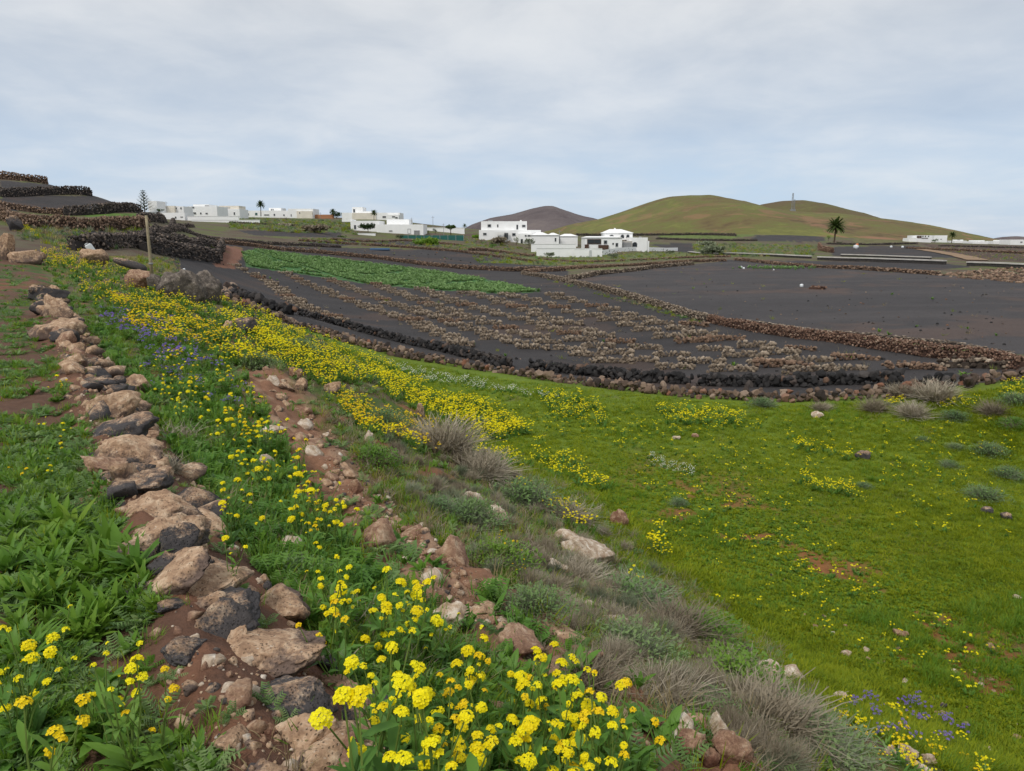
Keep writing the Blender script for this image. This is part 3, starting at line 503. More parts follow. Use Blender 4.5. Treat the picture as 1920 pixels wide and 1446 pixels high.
# loose boulders
BOULD = [
 (240,705,286,742,'t','tan pyramid-shaped boulder just beside the terrace edging'), (1050,1000,1146,1068,'p','largest pale lumpy boulder, half ringed by dry twigs'), (1040,994,1092,1030,'p','small pale boulder touching the largest lumpy boulder'),
 (800,1134,878,1200,'p','smooth pale boulder above the dense mustard flowers'), (924,1164,1014,1234,'r','orange-tan boulder at the lower end of the red bank'), (516,1004,568,1052,'p','pale pinkish boulder beside the leafy mustard next to the edging'),
 (484,848,518,888,'p','squarish pale boulder among mustard flowers above the red bank'), (894,1310,968,1374,'t','brown pitted boulder surrounded by mustard flowers'), (786,1182,842,1216,'p','flat pale boulder poking out of mustard flowers'),
 (1020,1044,1062,1082,'p','narrow jagged pale boulder below the dry twigs'), (862,922,902,950,'p','pale rounded boulder under the grey shrub'), (902,944,952,988,'p','orange-pink boulder tucked beside the grey shrub'), (1088,1124,1120,1146,'p','small pale boulder low on the shrubby slope'),
 (1124,1144,1172,1178,'p','flat yellowish boulder low on the shrubby slope'), (1168,1108,1196,1130,'p','small pinkish boulder amid the grey-green shrubs'), (1422,1238,1462,1288,'p','tall pale boulder at the foot of the slope'), (1462,1248,1512,1284,'p','broad pale boulder at the foot of the slope'),
 (1560,1294,1586,1318,'p','pale pointed boulder beside the purple flowers'), (1680,1396,1722,1430,'p','split pale boulder at the lower right, largest of its cluster'), (1655,1398,1682,1422,'p','pale boulder left of the split boulder'), (1728,1412,1756,1436,'p','pale boulder right of the split boulder'), (1700,1424,1740,1446,'p','pale slab under the split boulder'),
 (1842,1402,1874,1418,'p','flat pale rock alone near the lower right edge'), (1674,1178,1700,1198,'r','reddish rock alone on the patchy green field'), (1603,842,1630,864,'d','black boulder alone on the bright green field'), (1836,950,1862,964,'d','flat dark rock on the green field near the right edge'),
 (1876,960,1896,976,'d','small black rock on the green field near the right edge'), (1522,772,1542,786,'p','pinkish rock on the field near the stone boundary'), (1578,1220,1596,1234,'p','small pink rock at the field edge'), (1848,1206,1864,1218,'r','tiny red rock far right on the patchy field'),
 (778,754,798,788,'t','brown rock standing in the dense yellow flowers'), (606,716,640,742,'t','mottled rock in the flowers above the red bank'), (682,808,700,832,'w','small white rock by the grey shrub'), (430,594,478,626,'d','black boulder beside the bright yellow bank of flowers'), (416,600,440,622,'t','tan rock against the black boulder'),
 (1146,952,1176,990,'r','brown upright rock amid scattered yellow flowers'), (1262,816,1276,826,'p','small pale rock on the far green field'), (1298,812,1312,822,'r','small orange rock on the far green field'), (1150,1176,1170,1200,'p','pale rock wedged under the shrubs'),
 (1330,1340,1366,1400,'p','tall pale block at the end of the stony bank'), (1340,1380,1412,1446,'r','large reddish boulder at the bottom edge'), (1262,1372,1330,1420,'r','reddish pebbly slab at the bottom edge'), (1300,1400,1350,1446,'r','cracked reddish rock at the bottom edge'),
 (540,690,566,712,'r','reddish rock at the top of the red bank'), (552,712,578,736,'t','knobbly rock at the top of the red bank'), (655,900,680,930,'r','pale-topped knob on the crest of the red bank'), (500,940,520,965,'p','pale rock half hidden by mustard leaves'), (496,800,540,822,'p','pinkish crumbly rock above the red bank'),
 (690,1120,716,1150,'p','pale rock behind the thickest mustard flowers'), (800,1032,820,1044,'p','white rock on the bare red slope'), (1118,1118,1134,1136,'p','tiny pale rock near the grey shrubs'), (1900,1115,1916,1126,'p','tiny pale rock at the right edge')]
for i, (a, b, c, d, t, lab) in enumerate(BOULD):
    try: box_stone(a, b, c, d, 500 + i, {'t': ROCK_TAN, 'd': ROCK_DARK, 'r': ROCK_RED, 'p': ROCK_PALE, 'w': ROCK_PALE}[t], .3, .9, 'boulder', None, label=lab, cat='boulder')
    except ValueError: pass
# grey outcrop by the pole, and what lies round it
for i, (a, b, c, d, lab) in enumerate([(292, 510, 352, 566, 'cracked grey outcrop rock just below the wooden pole'), (330, 512, 386, 574, 'furrowed grey outcrop rock, middle of three below the pole'), (366, 516, 412, 572, 'furrowed grey outcrop rock nearest the black field'), (278, 518, 304, 548, 'small rounded rock between the pole and the outcrop')]):
    box_stone(a, b, c, d, 700 + i, ROCK_GREY, .25, .8, 'boulder', None, label=lab, cat='boulder')
for i, (a, b, c, d, t, lab) in enumerate([(240, 505, 290, 545, 'r', 'pinkish rock under the black log-shaped stone'), (0, 434, 26, 496, 't', 'upright brown rock at the left edge of the picture'), (14, 410, 44, 436, 'd', 'dark rock above the upright brown rock'), (24, 470, 78, 498, 't', 'dark brown mound of rock near the left edge'), (150, 470, 198, 500, 't', 'rough rock carrying the white container')]):
    box_stone(a, b, c, d, 720 + i, {'t': ROCK_TAN, 'd': ROCK_DARK, 'r': ROCK_RED}[t], .25, .9, 'boulder', None, label=lab, cat='boulder')
for i in range(14):
    a, b = 400 + U(0, 36), 545 + U(-8, 22); box_stone(a, b - 9, a + U(9, 16), b + 4, 740 + i, ST_BROWN if i % 3 else ROCK_DARK, .1, 1, 'boulder', None, label='small stone in the heap at the end of the grey outcrop', cat='boulder', group='stones heaped beside the outcrop')
h = hit(246, 520); mb = MB(); mb.tube([(-.68, 0, .2), (-.4, .02, .12), (.1, 0, 0), (.5, .02, -.12), (.68, 0, -.18)], [.1, .17, .19, .18, .1], 10)
ob('boulder', mb.mesh('boulder', ROCK_DARK, True), None, h + Vector((0, 0, .55)), (0, .05, .1), label='long black log-shaped stone beside the wooden pole', cat='boulder')

# ------------------------------------------------------------------ dry stone walls further off
def poly_world(pxs, lift=0):
    a = np.array([p[0] for p in pxs], float); b = np.array([p[1] for p in pxs], float); o = hits(a, b)
    for k in range(20):
        m_ = np.isnan(o[:, 0])
        if not m_.any(): break
        b[m_] += 1.5; o[m_] = hits(a[m_], b[m_])
    return o[~np.isnan(o[:, 0])]
def along(P, step):
    seg = np.hypot(*(np.diff(P[:, :2], axis=0).T)); cum = np.r_[0, np.cumsum(seg)]; q = np.arange(0, cum[-1], step); return np.c_[np.interp(q, cum, P[:, 0]), np.interp(q, cum, P[:, 1])], cum[-1]
def rubble_np(P, width, height, size, fill=1., tall=1., seed=0, taper=.5):
    r = np.random.default_rng(seed); pts, L = along(P, size * .1); n = int(L * (width * .8 + height) / (size * size * .4) * fill); n = max(n, 12); i = r.integers(0, len(pts), n); d = np.gradient(pts, axis=0); d /= np.linalg.norm(d, axis=1)[:, None] + 1e-9
    hz_ = r.uniform(0, 1, n) ** .85; off = r.uniform(-.5, .5, n) * width * (1 - taper * hz_); x = pts[i, 0] - d[i, 1] * off; y = pts[i, 1] + d[i, 0] * off; z = gz(x, y) + hz_ * height * (.88 + .24 * vnoise(pts[i, 0] * .5, pts[i, 1] * .5)) * np.where(np.abs(off) < width * .5, 1, .6)
    Vs, Fs, A = [], [], []; b = 0
    for k in range(n):
        V, Fx = SMALL[k % 14]; a = r.uniform(0, 6.28); c, s = math.cos(a), math.sin(a); sc = size * .5 * r.uniform(.7, 1.35); Q = V * sc * np.array([1, .85, .72 * tall]); Q = np.c_[Q[:, 0] * c - Q[:, 1] * s, Q[:, 0] * s + Q[:, 1] * c, Q[:, 2]] + (x[k], y[k], z[k])
        Vs.append(Q); Fs.append(Fx + b); b += len(V); A.append(np.full(len(V), r.random()))
    cpts, _ = along(P, 1.5); cpts = np.r_[cpts, P[-1:, :2]]; dd = np.gradient(cpts, axis=0); dd /= np.linalg.norm(dd, axis=1)[:, None] + 1e-9; nn = np.c_[-dd[:, 1], dd[:, 0]] * width * .27
    for k in range(len(cpts) - 1):                       # packed earth and small stone inside the wall
        q = []
        for kk in (k, k + 1):
            for sg in (-1, 1):
                x_, y_ = cpts[kk] + nn[kk] * sg; g_ = float(gz(x_, y_)); q += [(x_, y_, g_ - .3), (x_ - nn[kk, 0] * sg * .3, y_ - nn[kk, 1] * sg * .3, g_ + height * .6)]
        Vs.append(np.array(q)); Fs.append(np.array([(0, 1, 5), (0, 5, 4), (2, 6, 7), (2, 7, 3), (1, 3, 7), (1, 7, 5), (0, 2, 3), (0, 3, 1), (4, 5, 7), (4, 7, 6)]) + b); b += 8; A.append(np.full(8, .03))
    return np.concatenate(Vs), np.concatenate(Fs), np.concatenate(A)
def rubble_wall(pxs, width, height, size, mat, label, seed, fill=1., tall=1., name='dry_stone_wall', taper=.5, cat='wall', group=None):
    P = poly_world(pxs); c = Vector((P[:, 0].mean(), P[:, 1].mean(), 0)); c.z = float(gz(c.x, c.y)); V, Fx, A = rubble_np(P, width, height, size, fill, tall, seed, taper)
    t = thing(name, c, label, cat, group); ob('stone_courses', mesh_np('stone_courses', V - np.array(c), Fx, mat, {'rnd': A}), t, kind='stuff'); return t
RW = [([(0,336),(45,340),(90,346)],1.,1.15,.22,RB_BROWN,'uppermost stone terrace wall on the hill at the far left',1.5), ([(0,369),(90,366),(172,368)],1.,1.1,.22,RB_DARK,'second stone terrace wall down, ending above the black slope',1.5),
 ([(120,404),(190,402),(263,401)],1.1,1.0,.22,RB_DARK,'stout stone wall end beside the green strip below the black slope',1.5), ([(0,408),(60,428),(180,432),(276,429)],1.6,1.0,.24,RB_BROWN,'longest brush-covered stone wall below the strip of green',1.6), ([(0,388),(60,398),(140,404)],1.2,.6,.24,RB_BROWN,'rubble wall under the black slope at the left edge',1.2),
 ([(136,470),(190,468),(240,462),(300,444)],1.2,1.0,.24,RB_DARK,'curving stone wall behind the white container',1.5), ([(268,470),(340,482),(408,492)],1.4,1.2,.3,RB_DARK,'dark stone wall with a squared end behind the pole',1.), ([(300,458),(360,462),(412,466)],1.6,.8,.3,RB_DARK,'upper course of dark rubble above the squared wall',1.),
 ([(408,492),(416,470),(418,462)],.7,1.0,.3,RB_DARK,'short return of the squared dark wall beside the red path',1.2), ([(262,415),(300,416),(326,416)],1.,.8,.3,RB_DARK,'dark stone wall just in front of the white tower house',1.2), ([(330,426),(362,426)],1.,.7,.3,RB_DARK,'short dark wall beside the white garden walls',1.2),
 ([(410,455),(470,462),(560,472),(700,485),(850,503),(960,509),(1060,508)],1.2,.65,.3,RB_BROWN,'long brown stone wall bounding the top of the green crop',1.), ([(560,452),(680,460),(800,468),(900,478),(1010,492)],1.,.5,.3,RB_BROWN,'brown stone line across the middle black field',1.),
 ([(300,440),(380,447),(470,455),(640,465)],1.2,.6,.3,RB_DARK,'dark stone line running from the dark terraces to the fields',1.), ([(620,450),(760,452),(870,462)],1.,.5,.3,RB_BROWN,'low stone line in front of the green netting',1.), ([(980,514),(1030,522),(1090,535),(1180,558),(1260,582),(1330,604)],1.3,.5,.2,RB_PALE,'pale rubble bank between vineyard and large black field',1.),
 ([(985,512),(1060,505),(1160,500),(1260,494),(1360,490)],2.2,.5,.34,RB_BROWN,'stone wall along the far edge of the large black field',1.), ([(1060,527),(1120,516),(1240,502),(1300,497)],1.,.6,.3,RB_PALE,'inner stone line at the corner of the large black field',1.),
 ([(1330,604),(1420,622),(1560,640),(1700,662),(1830,680),(1920,696)],1.0,.6,.15,RB_RED,'reddish stone wall holding up the large black field',1.3), ([(1400,604),(1540,624),(1660,634),(1760,644),(1900,668)],.8,.2,.22,RB_PALE,'line of pale stones on top of the reddish wall',.35),
 ([(1380,488),(1500,500),(1620,506),(1760,516)],1.6,.5,.36,RB_BROWN,'stone bank behind the large black field',1.), ([(1010,486),(1100,492),(1200,488),(1300,484),(1370,482)],1.6,.4,.36,RB_BROWN,'rough stone line below the white garden wall',1.), ([(1560,474),(1540,470),(1536,462)],1.6,1.3,.4,RB_RED,'broad reddish wall end below the tall palm',1.),
 ([(1550,458),(1640,460),(1720,458)],1.2,.8,.5,RB_DARK,'dark stone line below the palm terrace',1.), ([(1230,449),(1320,452),(1420,452)],1.2,.9,.5,RB_DARK,'dark stone line at the foot of the green hill',1.), ([(1080,442),(1180,441),(1300,441),(1380,443)],1.4,1.4,.7,RB_DARK,'long dark wall along the foot of the green hill',1.),
 ([(1700,466),(1780,470),(1920,476)],1.2,.6,.45,RB_BROWN,'brown stone line across the ploughed ground at the right',1.), ([(1760,462),(1920,466)],1.2,.6,.5,RB_DARK,'dark stone line nearest the white village at the right',1.), ([(880,470),(940,474),(1000,480)],1.4,.6,.36,RB_BROWN,'rubble line in front of the two-storey house',1.), ([(430,418),(500,422),(620,428)],1.,.6,.45,RB_DARK,'dark stone line across the scrubby slope below the village',.8)]
for i, (p, w, h_, s, m_, lab, tall) in enumerate(RW): rubble_wall(p, w * (.72 if i > 10 else .9), h_ * (.85 if i > 10 else 1), s * (.75 if i > 10 else .9), m_, lab, 40 + i, 1., tall)
# rubble field at the right
P = hits(rng.uniform(1720, 1925, 900), rng.uniform(500, 532, 900)); px_, py_ = proj(P[:, 0], P[:, 1], P[:, 2]); P = P[(py_ > 520 - (px_ - 1700) * .09) & (py_ < 514 + (px_ - 1720) * .09)]
t = thing('stone_heap', Vector(P.mean(0)), 'wide spread of brown rubble at the right of the large black field', 'rubble'); Vs, Fs, A = [], [], []; b = 0
for k, q in enumerate(P):
    V, Fx = SMALL[k % 14]; Vs.append(V * .22 * U(.6, 1.5) + q); Fs.append(Fx + b); b += len(V); A.append(np.full(len(V), U(0, 1)))
ob('rubble', mesh_np('rubble', np.concatenate(Vs) - np.array(t.location), np.concatenate(Fs), RB_BROWN, {'rnd': np.concatenate(A)}), t, kind='stuff')

# boundary walls of the vineyard: stones one can tell apart
SM_BR = [stone_mesh(900 + i, ST_BROWN, ICO2, 1., smooth=False) for i in range(10)]; SM_BK = [stone_mesh(920 + i, ST_BLACK, ICO2, .8, smooth=False) for i in range(10)]
def stone_wall(pxs, rows, size, meshes, label, width=.5, slope=.3, limit=290):
    rest = []
    P = poly_world(pxs); t = thing('dry_stone_wall', Vector((P[:, 0].mean(), P[:, 1].mean(), float(gz(P[:, 0].mean(), P[:, 1].mean())))), label, 'wall'); cnt = 0
    for r_ in range(rows):
        pts, L = along(P, size * .92); d = np.gradient(pts, axis=0); d /= np.linalg.norm(d, axis=1)[:, None]
        for k, q in enumerate(pts):
            for side in ((0, 1) if r_ < rows - 1 or U(0, 1) < .7 else (0,)):
                off = (side - .5) * width * (1 - .3 * r_ / rows) + U(-.45, .45) * size; x, y = q + np.array((-d[k, 1], d[k, 0])) * off + d[k] * size * (r_ % 2) * .5
                z = float(gz(x, y)) + size * (.28 + r_ * .64) + U(-.2, .16) * size
                if U(0, 1) < .12: continue
                rest.append((d[k] @ EN * 0 + (side if r_ < rows - 1 else 0) * (1 if d[k, 0] > 0 else -1), x, y, z))
    rest.sort(key=lambda q: q[0]); ov, of, oa, b = [], [], [], 0; far_ = SMALL
    for n_, (_, x, y, z) in enumerate(rest):
        f_ = random.choice((.7, .9, 1., 1.1, 1.45)); sc = [size * .58 * f_ * U(.8, 1.25) for _ in range(3)]
        if n_ < limit: ob('stone', random.choice(meshes), t, Vector((x, y, z)) - t.location, (U(-.5, .5), U(-.5, .5), U(0, 6.28)), sc)
        else: V, Fx = SMALL[n_ % 14]; ov.append(V * sc + (x, y, z) - np.array(t.location)); of.append(Fx + b); b += len(V); oa.append(np.full(len(V), U(0, 1)))
    if ov: ob('stone_fill', mesh_np('stone_fill', np.concatenate(ov), np.concatenate(of), RB_DARK if meshes is SM_BK else RB_BROWN, {'rnd': np.concatenate(oa) * (.45 if meshes is SM_BK else 1)}), t, kind='stuff')
    return t
stone_wall([(440,566),(500,592),(560,612),(620,628)], 2, .225, SM_BR, 'stone boundary at the upper end of the vineyard, behind the yellow flowers', .5)
stone_wall([(620,630),(700,653),(800,676),(900,694),(990,706)], 2, .225, SM_BR, 'brown rounded stone boundary below the first black wall', .55)
stone_wall([(990,708),(1100,722),(1200,734),(1300,743),(1420,749)], 2, .225, SM_BR, 'brown stone boundary between vineyard and meadow, middle stretch', .5)
stone_wall([(1420,750),(1520,750),(1620,745),(1700,738)], 2, .225, SM_BR, 'brown stone boundary behind the dry bushes, stretch before the right edge', .5)
stone_wall([(1700,738),(1790,728),(1860,716),(1925,706)], 2, .225, SM_BR, 'stone boundary climbing towards the right edge of the picture', .5)
stone_wall([(560,590),(640,612),(720,633),(800,652),(880,670),(950,690)], 3, .21, SM_BK, 'longest black basalt wall, left of the gap', .5)
stone_wall([(998,692),(1090,703),(1190,713),(1288,720)], 3, .21, SM_BK, 'black basalt wall in the middle, right of the gap', .5)
stone_wall([(1312,722),(1400,724),(1500,724),(1540,722)], 3, .21, SM_BK, 'black basalt wall directly right of the middle one', .45)
stone_wall([(1552,720),(1620,720),(1688,720)], 3, .21, SM_BK, 'last black basalt wall before the open ground on the right', .45)
stone_wall([(1730,724),(1770,724)], 2, .27, SM_BK, 'small heap of black basalt near the right edge', .5)
stone_wall([(430,548),(460,560),(500,576),(545,590)], 2, .36, SM_BK, 'black boulders edging the field above the yellow flower bank', .4)

# ------------------------------------------------------------------ vineyard windbreaks: low curved stone walls in rows
def arc_mesh(seed, rad, sweep, mat=RB_PALE):
    r = np.random.default_rng(seed); Vs, Fs, A = [], [], []; b = 0
    path = np.array([(-1.15, .05), (-.8, .2), (-.3, .3), (.25, .3), (.7, .18), (1.0, -.05), (1.1, -.42)]) * rad + r.normal(0, .05, (7, 2)); pts, L = along(np.c_[path, np.zeros(7)], .02); n = int(L / .02 * .72)
    for k in range(n):
        u = r.integers(0, len(pts)); z = r.uniform(0, .33); V, Fx = SMALL[k % 14]; sc = r.uniform(.085, .16); th = r.uniform(0, 6.28); Q = V * sc * np.array([1.1, .9, .85]); c, s_ = math.cos(th), math.sin(th)
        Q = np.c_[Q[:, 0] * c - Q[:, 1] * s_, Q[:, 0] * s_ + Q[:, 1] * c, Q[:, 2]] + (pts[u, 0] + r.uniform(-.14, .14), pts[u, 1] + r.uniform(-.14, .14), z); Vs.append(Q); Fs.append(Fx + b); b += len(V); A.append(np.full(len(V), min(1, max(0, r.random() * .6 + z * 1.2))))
    return mesh_np('stone_arc', np.concatenate(Vs), np.concatenate(Fs), mat, {'rnd': np.concatenate(A)})
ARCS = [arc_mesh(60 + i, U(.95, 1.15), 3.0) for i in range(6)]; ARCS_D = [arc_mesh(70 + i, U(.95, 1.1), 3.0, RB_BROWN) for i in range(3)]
ROWS = [[(434,498),(470,514),(503,531),(537,556),(565,575),(640,604)], [(537,515),(606,547),(692,578),(788,609),(840,638),(890,658)], [(616,525),(709,561),(812,596),(898,623),(950,644),(1020,664)], [(706,535),(795,568),(881,599),(950,620),(1020,643),(1100,668),(1190,694)],
 [(792,544),(857,568),(936,592),(1018,613),(1075,634),(1130,655),(1215,680),(1310,704)], [(878,551),(967,578),(1053,608),(1110,628),(1190,650),(1270,672),(1360,694),(1430,706)], [(953,554),(1053,582),(1119,597),(1209,620),(1253,634),(1319,651),(1390,669),(1469,688),(1560,706)], [(1034,555),(1125,578),(1206,603),(1250,615),(1303,628),(1369,641),(1437,659),(1540,684),(1610,702)]]
for r_, row in enumerate(ROWS):
    P = poly_world(row); pts, L = along(P, [1.9, 2.15, 2.3, 2.45, 2.55, 2.6, 2.6, 2.6][r_]); d = np.gradient(pts, axis=0)
    for k, q in enumerate(pts):
        x, y = q + rng.normal(0, .12, 2); a = math.atan2(d[k, 1], d[k, 0]); me = random.choice(ARCS_D if (r_ + k) % 7 == 3 else ARCS)
        pos_ = ORD[k]
        z = thing('stone_windbreak', Vector((x, y, float(gz(x, y)))), f'low curved stone windbreak, {pos_} along the {ORD[r_]} vineyard row from the left', 'windbreak', 'curved stone windbreaks in the vineyard'); z.rotation_euler = (0, 0, a + math.pi * .62 + U(-.2, .2) + math.pi * .5 * 0)
        z.rotation_euler.z = U(-.5, -.05)
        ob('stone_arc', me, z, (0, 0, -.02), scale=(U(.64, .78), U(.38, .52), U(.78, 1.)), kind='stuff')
for i, (px, py, s, lab) in enumerate([(1500,657,.6,'small stone half ring below the reddish wall'), (1605,676,.7,'small stone half ring alone in the open black ground'), (1712,694,.75,'small stone half ring near the right end of the vineyard'), (1300,612,.8,'dark tangled stone heap against the pale bank'), (1470,690,.9,'dark stone half ring behind the black wall')]):
    h = hit(px, py); z = thing('stone_windbreak', h, lab, 'windbreak', 'curved stone windbreaks in the vineyard'); ob('stone_arc', ARCS_D[i % 3], z, scale=s, kind='stuff'); z.rotation_euler = (0, 0, -.5)
rubble_wall([(1760,688),(1830,690),(1910,694)], .5, .32, .22, RB_PALE, 'straight pale stone line near the right edge of the vineyard', 91)

# ------------------------------------------------------------------ white houses
def wbox(name, r, D, dep, mat, parent, drop=0., org=None):
    """a box whose front fills a photo rectangle at distance D"""
    a = at(r[0], r[1], D); b = at(r[2], r[3], D); mb = MB(); mb.box((a.x, D, b.z - drop), (b.x, D + dep, a.z)); 
    me = mb.mesh(name, mat); o = ob(name, me, parent); me.transform(Matrix.Translation(-parent.location)); return o
def window(r, D, parent, mat=GLASS, arch=False, frame=FRAME, name='window'):
    a = at(r[0], r[1], D); b = at(r[2], r[3], D); w = b.x - a.x; h = a.z - b.z; L = parent.location; fw = min(.14, w * .12); f = MB(); g = MB()
    if arch:
        n = 8; rr = w / 2; cx_ = (a.x + b.x) / 2; zc = a.z - min(rr, h * .6); pts = [(a.x, b.z), (b.x, b.z)] + [(cx_ + rr * math.cos(math.pi * k / n), zc + (a.z - zc) * math.sin(math.pi * k / n)) for k in range(n + 1)]
        g.add([(x, D - .02, z) for x, z in pts], [tuple(range(len(pts)))])
        f.tube([(x, D - .03, z) for x, z in pts[2:]], .07, 4)
    else:
        g.add([(a.x, D - .02, b.z), (b.x, D - .02, b.z), (b.x, D - .02, a.z), (a.x, D - .02, a.z)], [(0, 1, 2, 3)])
        for q in (((a.x, b.z), (b.x, b.z + fw)), ((a.x, a.z - fw), (b.x, a.z)), ((a.x, b.z + fw), (a.x + fw, a.z - fw)), ((b.x - fw, b.z + fw), (b.x, a.z - fw))): f.box((q[0][0], D - .1, q[0][1]), (q[1][0], D - .005, q[1][1]))
        if w > 1.2: f.box(((a.x + b.x) / 2 - .04, D - .08, b.z + fw), ((a.x + b.x) / 2 + .04, D - .005, a.z - fw))
    fo = ob(name, f.mesh(name, frame), parent); fo.data.transform(Matrix.Translation(-L)); p = ob('pane', g.mesh('pane', mat), fo); p.data.transform(Matrix.Translation(-L)); return fo
def hip(r, D, dep, apex, parent, mat=None):
    a = at(r[0], r[1], D); b = at(r[2], r[1], D); z1 = at(r[0], apex[2], D).z; x0, x1 = at(apex[0], apex[2], D).x, at(apex[1], apex[2], D).x; mb = MB(); y0, y1 = D - .25, D + dep + .25
    mb.add([(a.x - .2, y0, a.z), (b.x + .2, y0, a.z), (b.x + .2, y1, a.z), (a.x - .2, y1, a.z), (x0, D + dep * .4, z1), (x1, D + dep * .4, z1), (x1, D + dep * .6, z1), (x0, D + dep * .6, z1)], [(0, 1, 5, 4), (1, 2, 6, 5), (2, 3, 7, 6), (3, 0, 4, 7), (4, 5, 6, 7), (3, 2, 1, 0)])
    o = ob('roof', mb.mesh('roof', mat or WHITE), parent); o.data.transform(Matrix.Translation(-parent.location)); return o
def house(label, D, blocks, wins=(), hips=(), name='house', group=None, cat='house'):
    x = sum(b[0][0] + b[0][2] for b in blocks) / 2 / len(blocks); y = max(b[0][3] for b in blocks); t = thing(name, at(x, y, D), label, cat, group)
    for b in blocks: wbox('wall', b[0], D + b[1], b[2], b[3] if len(b) > 3 else WHITE, t, 3. if b[0][3] >= y - 6 else .3)
    for w in wins: window(w[0], D + w[1], t, *(w[2:]))
    for h_ in hips: hip(h_[0], D + h_[1], h_[2], h_[3], t)
    return t
A = house('white two-storey flat-roofed house in front of the grey hill', 212, [((902, 415, 988, 432), 2, 9), ((898, 431.5, 1014, 456), 1, 11), ((972, 438, 996, 458), -1.5, 3)],
 [((914, 420.5, 921, 426.5), 2), ((932, 421, 934.5, 426.5), 2), ((968, 421.5, 971.5, 430.5), 2), ((978.5, 421.5, 985.5, 426.5), 2), ((905.5, 436.5, 912.5, 441.5), 1), ((945, 436.5, 953, 449), 1), ((960, 437, 967, 443), 1), ((984, 440.5, 987.5, 444), -1.5), ((989, 440.5, 994.5, 444), -1.5), ((976, 448, 980.5, 457), -1.5)])
for r in ((930, 434.5, 954, 436), (930, 436, 931, 449), (941, 436, 942, 449)): wbox('porch', r, 211.2, 1.2 if r[2] - r[0] > 5 else .3, WHITE, A)
house('low white outbuilding with pyramid roofs between the two main houses', 204, [((997, 441, 1048, 456), 0, 8), ((1050, 443, 1083, 456), 3, 7)], [((1040, 446, 1043, 453), 0)], [((997, 441, 1030, 456), 0, 8, (1008, 1018, 435.5)), ((1028, 441, 1048, 456), 0, 8, (1036, 1040, 436.5)), ((1050, 443, 1083, 456), 3, 7, (1060, 1072, 438.5))])
B = house('white villa with arched upper windows and hipped roof', 190, [((1134, 437, 1186, 447.5), 6, 8), ((1097, 445.5, 1166, 470), 0, 10), ((1165, 452, 1185, 470), 1, 6, CONC), ((1180, 445.5, 1214, 466), 2, 7), ((1214, 452, 1217, 466), 2, 7)],
 [((1143, 440.5, 1150.5, 445), 6, GLASS, True), ((1164, 440, 1170, 447), 6, GLASS, True), ((1174.5, 440, 1180, 447), 6, GLASS, True), ((1101, 448.5, 1127, 458), 0, GLASS, False, BROWN), ((1132, 450.5, 1138.5, 458), 0), ((1148, 455.5, 1151, 459), 0), ((1154, 455.5, 1159, 463), 0), ((1186, 454, 1194.5, 463.5), 2, GLASS, True)],
 [((1133, 437, 1187, 447.5), 6, 8, (1147, 1168, 429.5)), ((1097, 445.5, 1166, 470), 0, 10, (1104, 1152, 443))])
for r in ((1096.5, 458.5, 1104, 466.5), (1122, 459.5, 1141, 469)): wbox('panel', r, 189.6, .25, BROWN, B)
wbox('garage_door', (1168, 455, 1183, 469), 190.8, .15, GREYD, B)
for (r, D, dep, lab) in (((1006, 466, 1078, 481), 176, .4, 'tall white garden wall at the left front of the villa'), ((1078, 466.5, 1129, 482.5), 175, .4, 'white garden wall directly in front of the villa'), ((996, 458, 1080, 467), 186, .4, 'white garden wall behind the tall front one'),
                         ((670, 438, 704, 447), 205, .4, 'low white wall before the long white bungalow'), ((795, 427.5, 871, 438), 250, .4, 'white wall behind the round trees'), ((351, 406, 448, 418), 232, .6, 'tall white garden wall below the village'), ((359, 413, 487, 424), 224, .5, 'long low white wall lowest below the village')):
    t = thing('garden_wall', at((r[0] + r[2]) / 2, r[3], D), lab, 'wall'); wbox('wall', r, D, dep, WHITE, t, 1.5); c = wbox('coping', (r[0] - .2, r[1] - .7, r[2] + .2, r[1]), D - .08, dep + .16, WHITE, t)
t = thing('garden_wall', at(1200, 474, 182), 'long low white wall dotted with dark stones beside the villa', 'wall'); mb = MB(); n = 24
for k in range(n):
    u0, u1 = k / n, (k + 1) / n; p = lambda u, top: at(1105 + 166 * u, (469 - 3 * u) if top else (483 - 10 * u), 174 + 34 * u)
    a, b, c, d = p(u0, 0), p(u1, 0), p(u1, 1), p(u0, 1); c.z = max(c.z, float(gz(c.x, c.y)) + 1.25 - .4 * u1); d.z = max(d.z, float(gz(d.x, d.y)) + 1.25 - .4 * u0); dn = Vector((0, 0, -.8)); bk = Vector((.06, .4, 0)); V = [a + dn, b + dn, c, d]; mb.add(V + [v + bk for v in V], [(0, 1, 2, 3), (5, 4, 7, 6), (3, 2, 6, 7)] + ([(4, 0, 3, 7)] if k == 0 else []) + ([(1, 5, 6, 2)] if k == n - 1 else []))
w = ob('wall', mb.mesh('wall', WHITE), t); w.data.transform(Matrix.Translation(-t.location))
for k in range(46):
    u = U(.02, .98); q = at(1105 + 166 * u, 470.5 - 3 * u, 174 + 34 * u); q.z = max(q.z, float(gz(q.x, q.y)) + 1.1 - .4 * u) - U(0, .9); q = q + Vector((0, -.03, 0)) - t.location; ob('stone', SM_BK[k % 10], t, q, (U(0, 3), U(0, 3), U(0, 3)), (U(.1, .2), .08, U(.08, .16)))
house('long white bungalow with grey door beside green netting', 222, [((657, 414, 711, 433), 0, 10), ((706, 421, 794, 444), -2, 10), ((725, 411.5, 767, 422), 3, 8), ((641, 411.5, 660, 414), 1, 6)], [((663.5, 422, 668, 430), 0), ((776, 432, 787.5, 443), -2, GREYD), ((764, 429, 770.5, 438), -2, WHITE), ((680, 421, 697, 428), 0), ((729, 432, 736, 434.5), -2)])
